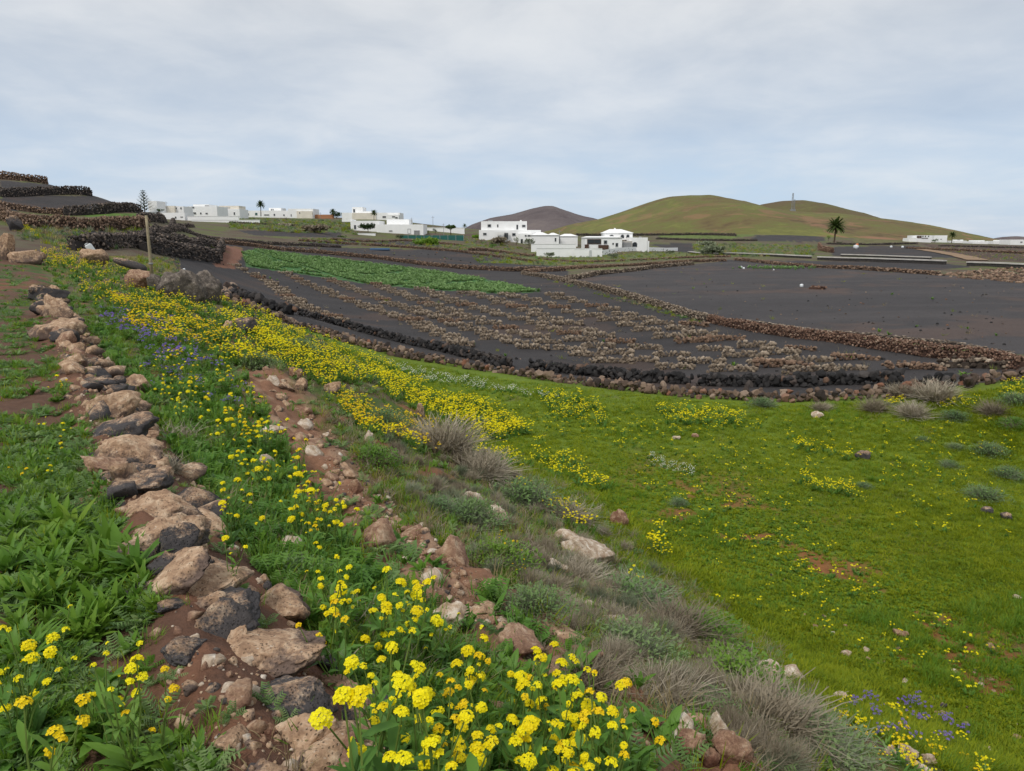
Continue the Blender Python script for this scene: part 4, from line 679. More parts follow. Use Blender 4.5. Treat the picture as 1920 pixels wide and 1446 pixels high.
house('white flat-roofed houses on the rise above the long bungalow', 292, [((641, 399, 750, 414), 0, 10), ((660, 388.5, 680.5, 400), 3, 7), ((660, 399.5, 705, 412), -.4, 3, CREAM), ((725, 402.5, 748, 414), -1, 4), ((680, 396.5, 697, 400), 2, 5)], [((662, 392, 666, 399), 3), ((717, 405, 724, 409), 0), ((735, 405, 741, 408), -1), ((741, 407, 746, 410), -1)])
t = thing('garden_wall', at(600, 411, 300), 'terracotta-coloured wall at the right end of the village', 'wall'); wbox('wall', (573, 402.5, 626, 412), 300, .5, TERRA, t, 1.5)
VIL = [('white tower house beside the tall layered pine', 240, [((277, 377, 296, 402), 0, 6), ((268, 397.5, 300, 402), -1, 8)], []), ('cream-fronted house next to the white tower house', 246, [((297, 386, 328, 400), 0, 7, CREAM), ((327, 387, 345, 400), 1, 7)], [((329, 389, 332, 392), 1), ((338, 389, 341, 392.5), 1)]),
 ('white house with pyramid roof in front of the cream one', 232, [((297, 399, 347, 412), 0, 7)], [((328, 406, 331, 410), 0), ((338, 406, 343, 408), 0)]), ('large white two-level house in the middle of the left village', 262, [((351, 387, 408, 409), 0, 10), ((362, 383.5, 392, 390), 1, 8)], [((352, 387.5, 355, 391), 0), ((359, 387.5, 364.5, 391), 0), ((384, 385, 392, 387), 1), ((362, 398, 368, 402), 0), ((375, 398.5, 378, 402), 0), ((385, 399, 390, 402), 0)]),
 ('cream-topped white house right of the large two-level one', 275, [((407, 392, 450, 408), 0, 9), ((410, 386, 448, 393), 1, 7, CREAM)], [((421, 397, 423, 402), 0), ((438, 398, 441, 403), 0), ((424, 388, 431, 391), 1, CREAM)]), ('row of low white houses behind the palm of the left village', 300, [((430, 395, 542, 410), 0, 8)], [((452, 400, 455, 404), 0), ((464, 400, 467, 404), 0), ((478, 399, 483, 404), 0, GREEN), ((495, 402, 505, 404.5), 0), ((513, 401, 516, 405), 0), ((531, 402, 534, 405), 0)]),
 ('small raised white house in the row right of the palm', 306, [((504, 390, 527, 402), 0, 7)], [((508, 392, 510, 396), 0), ((511, 392, 513, 396), 0)]), ('white and cream house at the right end of the left village', 298, [((540, 391.5, 588, 410), 0, 9), ((556, 396, 586, 410), -.6, 3, CREAM)], [((545, 402, 547, 406), 0), ((561, 398, 563, 401), -.6)]),
 ('white two-storey house with dark veranda in the right village', 400, [((1720, 441.5, 1746, 454), 0, 10), ((1704, 446.5, 1720, 451), -1, 6)], [((1719, 442, 1728, 447), 0, BROWN), ((1728, 446, 1740, 448), 0, BROWN), ((1729.5, 442, 1731.5, 445), 0), ((1734, 442, 1736, 445), 0), ((1740, 442, 1742, 444.5), 0)]), ('long pale white house left of the right-hand palm', 430, [((1752, 441.5, 1775, 455), 0, 10)], [((1763, 448, 1766, 449.5), 0)]),
 ('low white house right of the right-hand palm', 425, [((1790, 451.5, 1812, 456), 0, 9), ((1796, 449.6, 1806, 452), 1, 5)], [((1795, 449.3, 1800, 450.6), 1)]), ('low white walled house in the right village', 410, [((1824, 452.5, 1852, 458.5), 0, 9), ((1829, 450.8, 1846, 453), 1, 6)], []), ('white house cluster before the small grey cone', 420, [((1863, 452, 1896, 459), 0, 9), ((1873, 450.3, 1882, 453), 1, 5)], [((1893, 453, 1895, 455), 0)]), ('white house at the right edge of the picture', 400, [((1895, 449.5, 1925, 460.5), 0, 9)], [((1913, 453, 1917, 455.5), 0)])]
for lab, D, bl, wi in VIL: house(lab, D, bl, wi)
for q in ((297, 399, 320, (305, 311, 395.5)), (322, 399, 345, (330, 336, 396))): pass
# green netting, low road walls
t = thing('netting_fence', at(810, 448, 200), 'dark green netting fence in front of the white bungalow', 'fence'); wbox('netting', (750, 441.5, 870, 451), 200, .06, GREEN, t, .5)
for k in range(9): wbox('post', (750 + k * 14.9, 440.8, 750.7 + k * 14.9, 451), 199.9, .08, FRAME, t, .5)
def road_wall(pxs, h, lab, wd=.5):
    P = poly_world(pxs); pts, _L = along(P, 4.); a = Vector((pts[0, 0], pts[0, 1], float(gz(*pts[0])))); t = thing('road_wall', a, lab, 'wall'); mw, mc = MB(), MB(); q = [Vector((x, y, float(gz(x, y)))) - a for x, y in pts]
    for k in range(len(q) - 1):
        d = q[k + 1] - q[k]; n_ = Vector((-d.y, d.x, 0)).normalized() * wd; 
        if n_.y < 0: n_ = -n_
        lo, up, cp_ = Vector((0, 0, -.4)), Vector((0, 0, h)), Vector((0, 0, h + .16)); V = [q[k] + lo, q[k + 1] + lo, q[k + 1] + up, q[k] + up]; mw.add(V + [v + n_ for v in V], [(0, 1, 2, 3), (5, 4, 7, 6), (4, 0, 3, 7), (1, 5, 6, 2)])
        e = n_ * .12; V = [q[k] - e, q[k + 1] - e, q[k + 1] + n_ + e, q[k] + n_ + e]; mc.add([v + up for v in V] + [v + cp_ for v in V], [(0, 1, 5, 4), (2, 3, 7, 6), (4, 5, 6, 7), (3, 2, 1, 0), (0, 4, 7, 3), (1, 2, 6, 5)])
    ob('wall', mw.mesh('wall', RB_DARK_PLAIN), t); ob('coping', mc.mesh('coping', CONC), t)
RB_DARK_PLAIN = plain('dark_stone_face', (.05, .045, .042), .95, .5, 5)
road_wall([(1290, 475), (1410, 480), (1530, 486)], .35, 'low pale-capped road wall left of the palm terrace', .7); road_wall([(1532, 488), (1660, 492), (1782, 497)], .45, 'longest low road wall with pale cap below the palm', .8); road_wall([(1812, 499), (1870, 501), (1930, 504)], .45, 'low road wall with pale cap at the right edge', .8); road_wall([(1576, 481), (1670, 484), (1770, 488)], .3, 'second pale-capped road wall just behind the longest one', .5)
P = poly_world([(1725, 468), (1760, 473), (1800, 480), (1835, 489)]); mb = MB(); pts, _L = along(P, 2.); w = 1.6
for k in range(len(pts) - 1):
    (x0, y0), (x1, y1) = pts[k], pts[k + 1]; d = Vector((x1 - x0, y1 - y0, 0)).normalized(); s = Vector((-d.y, d.x, 0)) * w; z = lambda x, y: float(gz(x, y)) + .12
    V = [Vector((x0, y0, 0)) - s, Vector((x1, y1, 0)) - s, Vector((x1, y1, 0)) + s, Vector((x0, y0, 0)) + s]; mb.add([(v.x, v.y, z(v.x, v.y)) for v in V], [(0, 1, 2, 3)])
ob('path', mb.mesh('path', plain('sandy_path', (.27, .18, .11), .95, .2, .6)), kind='structure')

# ------------------------------------------------------------------ palms, trees, mast, pole and odds and ends
def palm(px, py_base, py_top, D, label, nf=46):
    b = at(px, py_base, D); H = at(px, py_top, D).z - b.z; t = thing('palm_tree', b, label, 'palm'); mb = MB(); cr = H * .38; th_ = H - cr * .95
    mb.tube([(0, 0, -1), (.02 * H, 0, th_ * .4), (.03 * H, 0, th_ * .8), (.03 * H, 0, th_)], [H * .035, H * .028, H * .03, H * .036], 9); ob('trunk', mb.mesh('trunk', BARK, True), t); fr = MB()
    for i in range(nf):
        a = i * 2.4 + U(-.2, .2); le = .05 + 2.15 * (i / nf) ** .8; L = cr * U(.9, 1.1); d = Vector((math.cos(a), math.sin(a), 0)); s = Vector((-d.y, d.x, 0)); p = Vector((.03 * H, 0, th_)); ang = le * .75
        for k in range(8):
            q = p + (d * math.sin(ang) + Vector((0, 0, math.cos(ang)))) * L / 8; ll = L * .13 * math.sin(math.pi * (.12 + .8 * k / 8)); 
            for sg in (-1, 1): fr.add([p, q, q + s * sg * ll + (q - p) * .8 + Vector((0, 0, -ll * .35)), p + s * sg * ll * .9 + (q - p) * .6 + Vector((0, 0, -ll * .4))], [(0, 1, 2, 3)])
            p = q; ang += .07 + .045 * le
    ob('crown', fr.mesh('crown', L_PALM), t); return t
palm(1563, 459, 407, 270, 'tall date palm standing before the green hill', 60); palm(489, 401, 376, 290, 'palm rising above the left village roofs'); palm(701, 413, 393, 285, 'small palm in front of the cream-fronted houses'); palm(1784, 455, 434, 400, 'palm among the white houses of the right village'); palm(871, 434, 419, 270, 'tiny dark palm left of the two-storey house', 24); palm(624, 409, 391, 320, 'bushy palm right of the terracotta wall', 40)
def tree(px, py_base, py_top, D, w, label, mat=L_TREE, n=900, trunk=.35, name='tree', flat=1.):
    b = at(px, py_base, D); H = at(px, py_top, D).z - b.z; W = w * D / F; t = thing(name, b, label, 'tree' if name == 'tree' else 'bush'); mb = MB(); mb.tube([(0, 0, -.5), (.03, .02, H * trunk), (.1, 0, H * .6)], [H * .05, H * .04, H * .02], 6)
    cl_ = [(Vector((U(-1, 1), U(-1, 1), U(-.8, 1))), U(.3, .55)) for _ in range(12)]
    for c, r in cl_[:5]: mb.tube([(.03, .02, H * trunk), (c.x * W * .3, c.y * W * .3, H * (trunk + (1 - trunk) * (.5 + c.z * .3)))], [H * .02, H * .008], 5)
    ob('trunk', mb.mesh('trunk', BARK), t); f = MB(); z0, zr = H * (trunk + 1) / 2, H * (1 - trunk) / 2
    for i in range(n):
        c, r = random.choice(cl_); v = Vector((random.gauss(0, 1), random.gauss(0, 1), random.gauss(0, 1))).normalized() * r * U(.6, 1); c = c * .62 + v; p = Vector((c.x * W / 2, c.y * W / 2, z0 + c.z * zr)); blade(f, p, U(0, 6.28), U(.1, .2) * W / 2 * 1.2, U(.03, .07) * W / 2 * 1.3, U(0, 2), .5, 2, 0, 0, LEAF)
    ob('crown', f.mesh('crown', mat), t); return t
tree(845, 439, 421, 232, 22, 'dark round-crowned tree behind the green netting'); tree(816, 441, 427, 230, 10, 'slim young tree against the white wall', n=350); tree(803, 441, 430, 230, 6, 'smallest young tree against the white wall', n=200); tree(690, 434, 420, 214, 34, 'dark spreading tree over the bungalow terrace', n=700, trunk=.2)
tree(227 + 404, 410, 396, 300, 24, 'dark bushy trees right of the terracotta wall', n=600, trunk=.1); tree(300, 400, 391, 238, 14, 'dark tree between white tower and cream house', n=400, trunk=.2); tree(968, 459, 444, 202, 12, 'tall dark shrub by the corner of the two-storey house', n=400, trunk=.1); tree(1752, 455, 448.5, 395, 13, 'dark round tree in the right village', n=300, trunk=.2); tree(667, 446, 434, 203, 14, 'yellow-green banana clump on the bungalow terrace', L_GRASS, 300, .1)
for (px, yb, yt, D, w, lab, m_, n) in ((800, 470, 447, 160, 52, 'large rounded green bush beside the green netting', L_WEED, 1500), (938, 460, 446, 196, 44, 'broad grey leafless bush before the two-storey house', L_DRY, 900), (1336, 479, 461, 165, 44, 'pale grey rounded bush right of the villa wall', L_SAGE, 1200), (992, 462, 447, 196, 24, 'grey-green bush right of the two-storey house', L_SAGE, 500), (902, 449, 440, 225, 40, 'low green bushes left of the two-storey house', L_GRASS, 500),
                                 (1553, 449, 440, 285, 10, 'bright green bush beside the palm trunk', L_GRASS, 250), (1574, 459, 453, 275, 14, 'dark low bush at the palm foot', L_TREE, 250), (1030, 481, 474, 172, 26, 'low grey-green bushes along the tall garden wall', L_SAGE, 400), (1150, 483, 476, 170, 24, 'low grey-green bushes along the dotted garden wall', L_SAGE, 400), (1255, 476, 470, 190, 22, 'low bushes at the far end of the dotted wall', L_SAGE, 300), (590, 438, 424, 190, 60, 'brownish leafless bush on the scrubby slope', L_DRY, 900), (530, 430, 420, 215, 34, 'brownish bush left of the larger one on the scrubby slope', L_DRY, 500),
                                 (640, 452, 442, 185, 22, 'dark green bush beside the terrace wall', L_TREE, 350), (750, 448, 440, 196, 18, 'green bush at the left end of the netting', L_TREE, 300), (925, 466, 457, 180, 18, 'dark yucca-like clump before the two-storey house', L_DARK, 250), (1330, 462, 455, 230, 50, 'olive scrub patch behind the villa', L_SAGE, 400)):
    tree(px, yb, yt, D, w, lab, m_, n, .05, 'bush')
b = at(272, 402, 236); H = at(272, 355, 236).z - b.z; t = thing('pine_tree', b, 'tall layered pine with tiered branches beside the white tower house', 'pine'); mb = MB(); mb.tube([(0, 0, -1), (0, 0, H)], [.22, .03], 7); ob('trunk', mb.mesh('trunk', BARK), t); f = MB()
for k in range(13):
    z = H * (.16 + .82 * k / 13); L = H * .36 * (1 - k / 13.5) + .5
    for j in range(7):
        a = j * .9 + k * .5; d = Vector((math.cos(a), math.sin(a), 0)); s = Vector((-d.y, d.x, 0))
        for q in range(6):
            p = Vector((0, 0, z)) + d * L * (q + .5) / 6 + Vector((0, 0, .25 * L * (q / 6) ** 2)); w = .42 * (1 - q / 9); f.add([p - s * w - d * .2, p + s * w - d * .2, p + s * w * .7 + d * L / 6 + Vector((0, 0, .12)), p - s * w * .7 + d * L / 6 + Vector((0, 0, .12))], [(0, 1, 2, 3)])
ob('crown', f.mesh('crown', L_PALM), t)
for (px, y0, y1, D, w, lab) in ((1485, 394, 362, 740, .9, 'tall lattice mast on the saddle of the green hill'), (1489, 394, 374, 742, .5, 'shorter mast beside the tall lattice mast')):
    b = at(px, y0, D); H = at(px, y1, D).z - b.z; t = thing('lattice_mast', b, lab, 'mast'); 
    for sx in (-1, 1):
        for sy in (-1, 1): mb = MB(); mb.tube([(sx * w, sy * w, -4), (sx * w * .45, sy * w * .45, H)], .13, 4); ob('leg', mb.mesh('leg', GREYD), t)
    mb = MB(); n = int(H / 1.6)
    for k in range(n):
        z0, z1 = H * k / n, H * (k + 1) / n; w0, w1 = w * (1 - .55 * k / n), w * (1 - .55 * (k + 1) / n); sg = 1 if k % 2 else -1; mb.tube([(-sg * w0, -w0, z0), (sg * w1, -w1, z1)], .08, 3); mb.tube([(-w0, -sg * w0, z0), (-w1, sg * w1, z1)], .08, 3); mb.tube([(w0, sg * w0, z0), (w1, -sg * w1, z1)], .08, 3)
    ob('bracing', mb.mesh('bracing', GREYD), t); wbox('equipment_box', (px - 2, y0 - 1.5, px + 3, y0 + .5), D - 1, 3, GREYD, t, 3)
p0 = hit(285, 516); d_ = p0.y; p1 = at(274, 404, d_); t = thing('wooden_pole', p0, 'thin leaning wooden pole beside the grey outcrop', 'pole'); mb = MB(); v = p1 - p0; mb.tube([v * -.1, v * .3, v * .65, v], [.085, .08, .07, .065], 10); ob('shaft', mb.mesh('shaft', WOODP, True), t); mb = MB(); mb.tube([v * .18, v * .21], .105, 10); ob('band', mb.mesh('band', GREYD, True), t)
h = hit(171, 478); t = thing('jerrycan', h + Vector((0, 0, .36)), 'white plastic container tilted on a rock left of the pole', 'container'); s_ = 15 * h.length / F; mb = MB(); mb.box((-.4, -.3, -.62), (.4, .3, .62)); me = mb.mesh('body', PLASTIC); bm = bmesh.new(); bm.from_mesh(me); bmesh.ops.bevel(bm, geom=bm.edges[:], offset=.1, segments=3, affect='EDGES'); bm.to_mesh(me); bm.free(); ob('body', me, t, scale=s_ * .85); mb = MB(); mb.tube([(0, 0, .6), (0, 0, .72)], .12, 10); ob('cap', mb.mesh('cap', GREYD), t, scale=s_ * .85); mb = MB(); mb.tube([(-.25, 0, .6), (-.25, 0, .75), (.1, 0, .75)], .04, 6); ob('handle', mb.mesh('handle', PLASTIC), t, scale=s_ * .85); t.rotation_euler = (.1, -.5, .4)
for i, (px, py, s, m_, lab) in enumerate([(1503, 538, .16, PLASTIC, 'small white bucket on the large black field'), (1389, 503, .18, PLASTIC, 'left white bag at the far side of the large black field'), (1395, 504.5, .15, PLASTIC, 'right white bag at the far side of the large black field'), (1450, 507, .1, PLASTIC, 'tiny white bag near the green shoots'), (1472, 503, .13, PLASTIC, 'white bag behind the green shoots'), (98, 428, .35, PLASTIC, 'white pipe piece lying below the brush-covered wall'), (1671, 464.5, .35, PLASTIC, 'white block on the wall left of the sandy path'), (1692, 464.8, .35, PLASTIC, 'white block on the wall nearest the sandy path'), (346, 507, .09, PLASTIC, 'white scrap beyond the grey outcrop')]):
    o_ = hits(np.array([px], float), np.array([py], float))[0]
    if np.isnan(o_[0]): continue
    mb = MB(); mb.tube([(0, 0, -.1), (0, 0, .3), (0, 0, 1.3), (0, 0, 1.6)], [.8, .9, 1, .55], 9); ob('container', mb.mesh('container', m_, True), None, Vector(o_), (U(-.3, .3), U(-.2, .6), U(0, 6)), s, label=lab, cat='container')
h = hit(1605, 467); t = thing('sack', h, 'white sack with orange cover by the dark wall right of the palm', 'sack'); ob('bag', stone_mesh(77, PLASTIC, ICO2, .2), t, (0, 0, .5), scale=(.8, .6, .7)); ob('cover', stone_mesh(78, ORANGE, ICO2, .3), t, (.25, 0, 1.1), scale=(.4, .35, .4))
rubble_wall([(1518, 542), (1530, 542), (1546, 543)], .9, .3, .3, RB_RED, 'small reddish heap on the large black field', 201, 1., 1., 'stone_heap', cat='heap')
h = hit(712, 470); mb = MB(); [mb.tube([(-1.6, k * .3, .15 + .1 * (k % 2)), (1.6, k * .3, .15 + .1 * (k % 2))], .15, 7) for k in range(4)]; ob('pipe_bundle', mb.mesh('pipe_bundle', BLUEP), None, h, (0, 0, .1), label='dark blue pipes lying in the middle black field', cat='pipes')

# ------------------------------------------------------------------ vegetation
def sample_poly(poly, n):
    xs = [p[0] for p in poly]; ys = [p[1] for p in poly]; o = np.zeros((0, 2))
    while len(o) < n:
        q = np.c_[rng.uniform(min(xs), max(xs), n * 2), rng.uniform(min(ys), max(ys), n * 2)]; o = np.r_[o, q[inpoly(q[:, 0], q[:, 1], poly)]]
    return o[:n]
def edge_of(S): return np.interp(S, [4, 7, 11, 16, 25, 35, 46], [6.2, 6.6, 7.8, 8.2, 9.6, 10.6, 12])
def field(P):
    S, T = st_of(P[:, 0], P[:, 1]); return S, T, fbm(P[:, 0] * .9, P[:, 1] * .9, 4, .6), fbm(P[:, 0] * .22 + 40, P[:, 1] * .22, 4), fbm(P[:, 0] * 3.3, P[:, 1] * 3.3, 3)
def rnd(n): return rng.random(n)
WALL_LOW = [(540, 622), (700, 668), (950, 712), (1100, 728), (1300, 752), (1500, 760), (1700, 752), (1925, 722)]
# meadow: short grass, thinner on the red soil
T_MEAD = [tuft(18, .09, .0042, .08, L_MEADOW, (.35, 1.2), (.2, 1.)) for _ in range(4)] + [rosette(9, .05, .011, L_GRASS, (.6, 1.3), .2, 3), rosette(8, .06, .009, L_MEADOW, (.4, 1.2), .2, 3)]
Q = sample_poly(WALL_LOW + [(1930, 1460), (1500, 1460), (1200, 1100), (700, 740)], 60000); P = hits(Q[:, 0], Q[:, 1]); S, T, a1, a2, a3 = field(P)
E_ = edge_of(S); redm = sstep(a1 + a3 * .4, .0, .13) * np.exp(-((T - E_ - 2.4) / 2.1) ** 2) * (1 - sstep(S, 9, 15)); D = np.hypot(P[:, 0], P[:, 1])
ok = (T > E_ - .6) & (rnd(len(P)) > redm * .93) & (D < 60); P, T, S, a1, a2, D, redm = P[ok], T[ok], S[ok], a1[ok], a2[ok], D[ok], redm[ok]; E_ = E_[ok]
low = np.exp(-((T - E_ - 2.5) / 2.2) ** 2) * (1 - sstep(S, 10, 16)); near_foot = 1 - sstep(T - E_, .2, 1.6)
ix = np.where(rnd(len(P)) < .12 + .75 * low, 4 + (rnd(len(P)) < .4), rng.integers(0, 4, len(P)))
scatter('grass', T_MEAD, P, rand_rot(len(P), .15), (.5 + .45 * rnd(len(P))) * (1 + .45 * near_foot) * (1 + D / 45) * (1 + .6 * a2), ix)
tall = (fbm(P[:, 0] * .55 + 9, P[:, 1] * .55, 4, .6) > .09) & (rnd(len(P)) < .22); TALLP, TALLD = P[tall], D[tall]
# hillside and terrace: grass, weeds
T_LUSH = [tuft(18, .17, .005, .07, L_GRASS, (.05, .7), (.2, 1.)) for _ in range(3)] + [tuft(14, .16, .0045, .08, L_MEADOW, (.1, .8), (.2, 1.)) for _ in range(2)]
T_WEED = [feather(9, .13, L_DULL), feather(10, .11, L_DULL), rosette(10, .09, .013, L_WEED, (.4, 1.2), .3, 4), rosette(9, .08, .012, L_DULL, (.6, 1.3), .3, 4), feather(9, .1, L_WEED)]
T_DARKW = [feather(12, .15, L_DARK, True), rosette(10, .12, .02, L_DARK, (.3, 1.1), .3, 5), tuft(14, .16, .005, .08, L_DARK), feather(10, .13, L_WEED, True)]
T_STRAW = [tuft(16, .2, .0028, .08, L_STRAW, (.1, .9), (.2, 1.4)) for _ in range(2)] + [shrub_mesh(26, .16, .2, L_DRY, thick=.0035)[0]]
scatter('grass', T_LUSH, TALLP, rand_rot(len(TALLP), .2), .6 + .5 * rnd(len(TALLP)))
Q = sample_poly([(0, 470), (200, 470), (560, 610), (830, 700), (1150, 960), (1480, 1250), (1650, 1460), (0, 1460)], 52000); P = hits(Q[:, 0], Q[:, 1]); ok = ~np.isnan(P[:, 0]); P = P[ok]; S, T, a1, a2, a3 = field(P); D = np.hypot(P[:, 0], P[:, 1])
bk = np.exp(-((T - np.interp(S, [6, 16, 25], [1.55, 3.25, 4.9])) / np.interp(S, [4, 9, 14], [.74, .8, .72])) ** 4) * (1 - sstep(S, 17, 24)); bk = np.maximum(bk, .75 * sstep(a1 + a3 * .4, .04, .18)); r = rnd(len(P)); E_ = edge_of(S)
terr = (T < -.42 + .25 * a1) & (D < 45); mid = (T >= .26) & (T < E_ + .3) & (D < 48)
soil = 1 - sstep(a1 + a3 * .5, -.12, .06)
def put(name, protos, m_, sc, ixs=None, tilt=.2): scatter(name, protos, P[m_], rand_rot(int(m_.sum()), tilt), sc * (.6 + .8 * rnd(int(m_.sum()))) * (1 + np.clip(D[m_] / 60, 0, .6)))
m1 = terr & (r < .46) & (rnd(len(P)) > soil * .97); put('weeds', T_WEED, m1, .7)
put('grass', T_LUSH, terr & (r > .46) & (r < .62) & (rnd(len(P)) > soil * .95), .55)
keep = rnd(len(P)) > bk * .955; lowsl = (~(T < np.interp(S, [6, 16, 25], [1.7, 3.4, 5.]))) & (S < 22); g_ = a2 + a1 * .5
upper = T < np.interp(S, [6, 16, 25], [1.7, 3.4, 5.])
put('grass', T_LUSH, mid & keep & (r < np.where(lowsl, .17, .3)) & (a1 > -.16), .8)
put('undergrowth', T_DARKW, mid & keep & upper & (r > .34) & (r < .34 + .2), 1.)
put('weeds', T_WEED, mid & keep & (r > .6) & (r < np.where(lowsl, .68, .78)), 1.)
put('grass', [T_LUSH[3], T_LUSH[4], T_STRAW[0], T_WEED[0]], mid & keep & lowsl & (r > .68) & (r < .8), .9)
put('dry_grass', T_STRAW, mid & keep & (r > np.where(lowsl, .8, .9)) & ((~upper) | (a1 > .02)), .8)
# the strip of terrace right at the edging stones: pebbles and bare soil
Q = np.r_[sample_poly([(330, 1180), (480, 1240), (700, 1446), (280, 1446)], 260), sample_poly([(200, 700), (300, 960), (150, 960), (120, 720)], 350), sample_poly([(560, 760), (680, 850), (900, 1080), (1020, 1240), (860, 1150), (620, 920)], 900), sample_poly([(1400, 1050), (1920, 1300), (1920, 1446), (1600, 1250)], 150)]
_s = rng.uniform(1.9, 16, 900) ; _t = rng.uniform(-.45, .3, 900); P2 = hits(Q[:, 0], Q[:, 1]); _x, _y = .9 + ED[0] * _s + EN[0] * _t, ED[1] * _s + EN[1] * _t; P2 = np.r_[P2[~np.isnan(P2[:, 0])], np.c_[_x, _y, gz(_x, _y)]]; PEB = [stone_mesh(1500 + i, [ROCK_RED, ROCK_TAN, ROCK_DARK, ROCK_RED, ROCK_TAN, ROCK_PALE][i % 6], ICO2, 1.) for i in range(6)]; scatter('pebbles', PEB, P2, rand_rot(len(P2), .6), (.005 + .03 * rnd(len(P2)) ** 5) * (1 + np.hypot(P2[:, 0], P2[:, 1]) / 8))
# crop in the far field
Q = sample_poly([(454, 475), (480, 468), (600, 482), (800, 507), (900, 522), (1012, 547), (940, 550), (800, 542), (700, 533), (550, 511), (464, 499)], 7000); P2 = hits(Q[:, 0], Q[:, 1]); b1 = np.sin((P2[:, 0] * .8 + P2[:, 1] * .6) * .42 + 2 * fbm(P2[:, 0] * .05, P2[:, 1] * .05, 2)); P2 = P2[(b1 < .985) & (fbm(P2[:, 0] * .35, P2[:, 1] * .35, 3) > -.13)]
scatter('crop_plants', [rosette(9, .34, .09, L_CROP, (.2, 1.1), .2, 3), feather(8, .36, L_CROP, True)], P2, rand_rot(len(P2), .1), .7 + .5 * rnd(len(P2)))
Q = np.c_[rng.normal(1455, 35, 130), rng.normal(503, 1.2, 130)]; P2 = hits(Q[:, 0], Q[:, 1]); scatter('green_shoots', [rosette(8, .3, .06, L_CROP, (.2, 1.1), .2, 3)], P2, rand_rot(len(P2), .1), .8 + .5 * rnd(len(P2)))
# low scrub over the far slopes and along the far walls
SCR = [shrub_mesh(70, .5, .5, L_SAGE, L_DULL, 0, thick=.02)[0], tuft(26, .5, .03, .4, L_MEADOW), tuft(26, .45, .03, .4, L_DULL), tuft(24, .45, .025, .35, L_STRAW)]
for poly, n, sc in (([(430, 410), (660, 414), (665, 436), (560, 438), (430, 428)], 1100, 1.6), ([(880, 475), (1270, 472), (1370, 481), (1040, 499), (900, 494)], 900, 1.), ([(1300, 455), (1535, 460), (1525, 482), (1300, 482)], 900, 1.3), ([(560, 446), (900, 462), (880, 470), (560, 455)], 400, 1.), ([(860, 440), (900, 440), (1000, 470), (880, 466)], 300, 1.1), ([(0, 405), (60, 425), (270, 430), (300, 462), (150, 470), (40, 450)], 500, .8), ([(200, 484), (335, 484), (335, 512), (210, 508)], 260, .5), ([(270, 440), (410, 450), (400, 470), (280, 460)], 250, .7), ([(980, 510), (1060, 530), (1330, 604), (1300, 606), (1040, 530)], 160, .45), ([(1730, 462), (1925, 464), (1925, 490), (1830, 486)], 350, .6)):
    Q = sample_poly(poly, n); P2 = hits(Q[:, 0], Q[:, 1]); scatter('scrub', SCR, P2, rand_rot(n, .15), sc * (.4 + .9 * rnd(n) ** 2))

# flowers too many to count
FH = [head_mesh(12, .022, .013, [L_YEL, L_STEM]), head_mesh(12, .022, .013, [L_ORA, L_STEM])]
def clump(n, h, spread, petal, nf=9, R_=.02, r=.012, leaf=L_DARK):
    mb = MB()
    for i in range(n):
        a = U(0, 6.28); d = spread * U(0, 1) ** .5; tp = Vector((d * math.cos(a), d * math.sin(a), h * U(.7, 1.1))); b = tp * .3; b.z = 0; mb.tube([b, (tp + b) / 2 + Vector((U(-.02, .02), U(-.02, .02), 0)), tp], .0025, 3, 1, False)
        for k in range(nf):
            z = 1 - (k + .5) / nf * 1.2; q = k * 2.4; hh = math.sqrt(max(0, 1 - z * z)); nr = Vector((hh * math.cos(q), hh * math.sin(q), z)); floret(mb, tp + Vector((nr.x * R_, nr.y * R_, nr.z * R_ * .7)), nr + Vector((0, 0, .5)), r, 0)
    for i in range(8): a = U(0, 6.28); blade(mb, (0, 0, 0), a, h * U(.4, .75), .018, U(.2, 1.), .7, 3, 2, 0, LEAF)
    return mb.mesh('clump', [petal, L_STEM, leaf])
CY = [clump(k, .34, .14, L_YEL, 8, .017, .0115) for k in (4, 5, 6, 7)]; CO = [clump(7, .26, .12, L_ORA, 7, .018, .012) for _ in range(2)]; CS = [clump(3, .18, .1, L_YEL, 6, .014, .011) for _ in range(3)]; CP_ = [clump(6, .26, .11, L_PUR, 7, .02, .011) for _ in range(2)]; CW = [clump(5, .22, .12, L_WHI, 5, .014, .012) for _ in range(2)]
def flowers(name, protos, poly, n, sc, lift=.25, gate=None):
    Q = sample_poly(poly, n); P2 = hits(Q[:, 0], Q[:, 1], lift); ok = ~np.isnan(P2[:, 0]); P2 = P2[ok]
    if gate is not None: P2 = P2[fbm(P2[:, 0] * gate[0], P2[:, 1] * gate[0], 3) > gate[1]]
    P2[:, 2] = gz(P2[:, 0], P2[:, 1]); n = len(P2); scatter(name, protos, P2, rand_rot(n, .12), sc * (.65 + .6 * rnd(n)))
CREST = [(395, 548), (470, 570), (560, 605), (650, 640), (760, 690), (880, 735), (990, 790), (1030, 850), (960, 830), (860, 790), (740, 735), (620, 690), (500, 640), (420, 590)]
flowers('yellow_flowers', CY, CREST, 1350, .95, .28, (.5, -.06)); flowers('yellow_flowers', CY + CY + CO[:1], [(120, 478), (200, 485), (330, 540), (440, 590), (560, 650), (640, 710), (520, 690), (380, 640), (250, 590), (150, 540)], 760, .9, .26, (.6, -.04))
flowers('golden_flowers', CO, [(200, 540), (330, 565), (420, 620), (420, 650), (320, 630), (220, 590)], 150, .85); flowers('golden_flowers', CO, [(620, 730), (820, 780), (830, 830), (680, 790)], 120, .8)
flowers('yellow_flowers', CY + CS, [(850, 760), (1000, 800), (1160, 900), (1240, 970), (1260, 1040), (1190, 1070), (1120, 1000), (1000, 920), (900, 850)], 700, .85, .25, (.5, -.1))
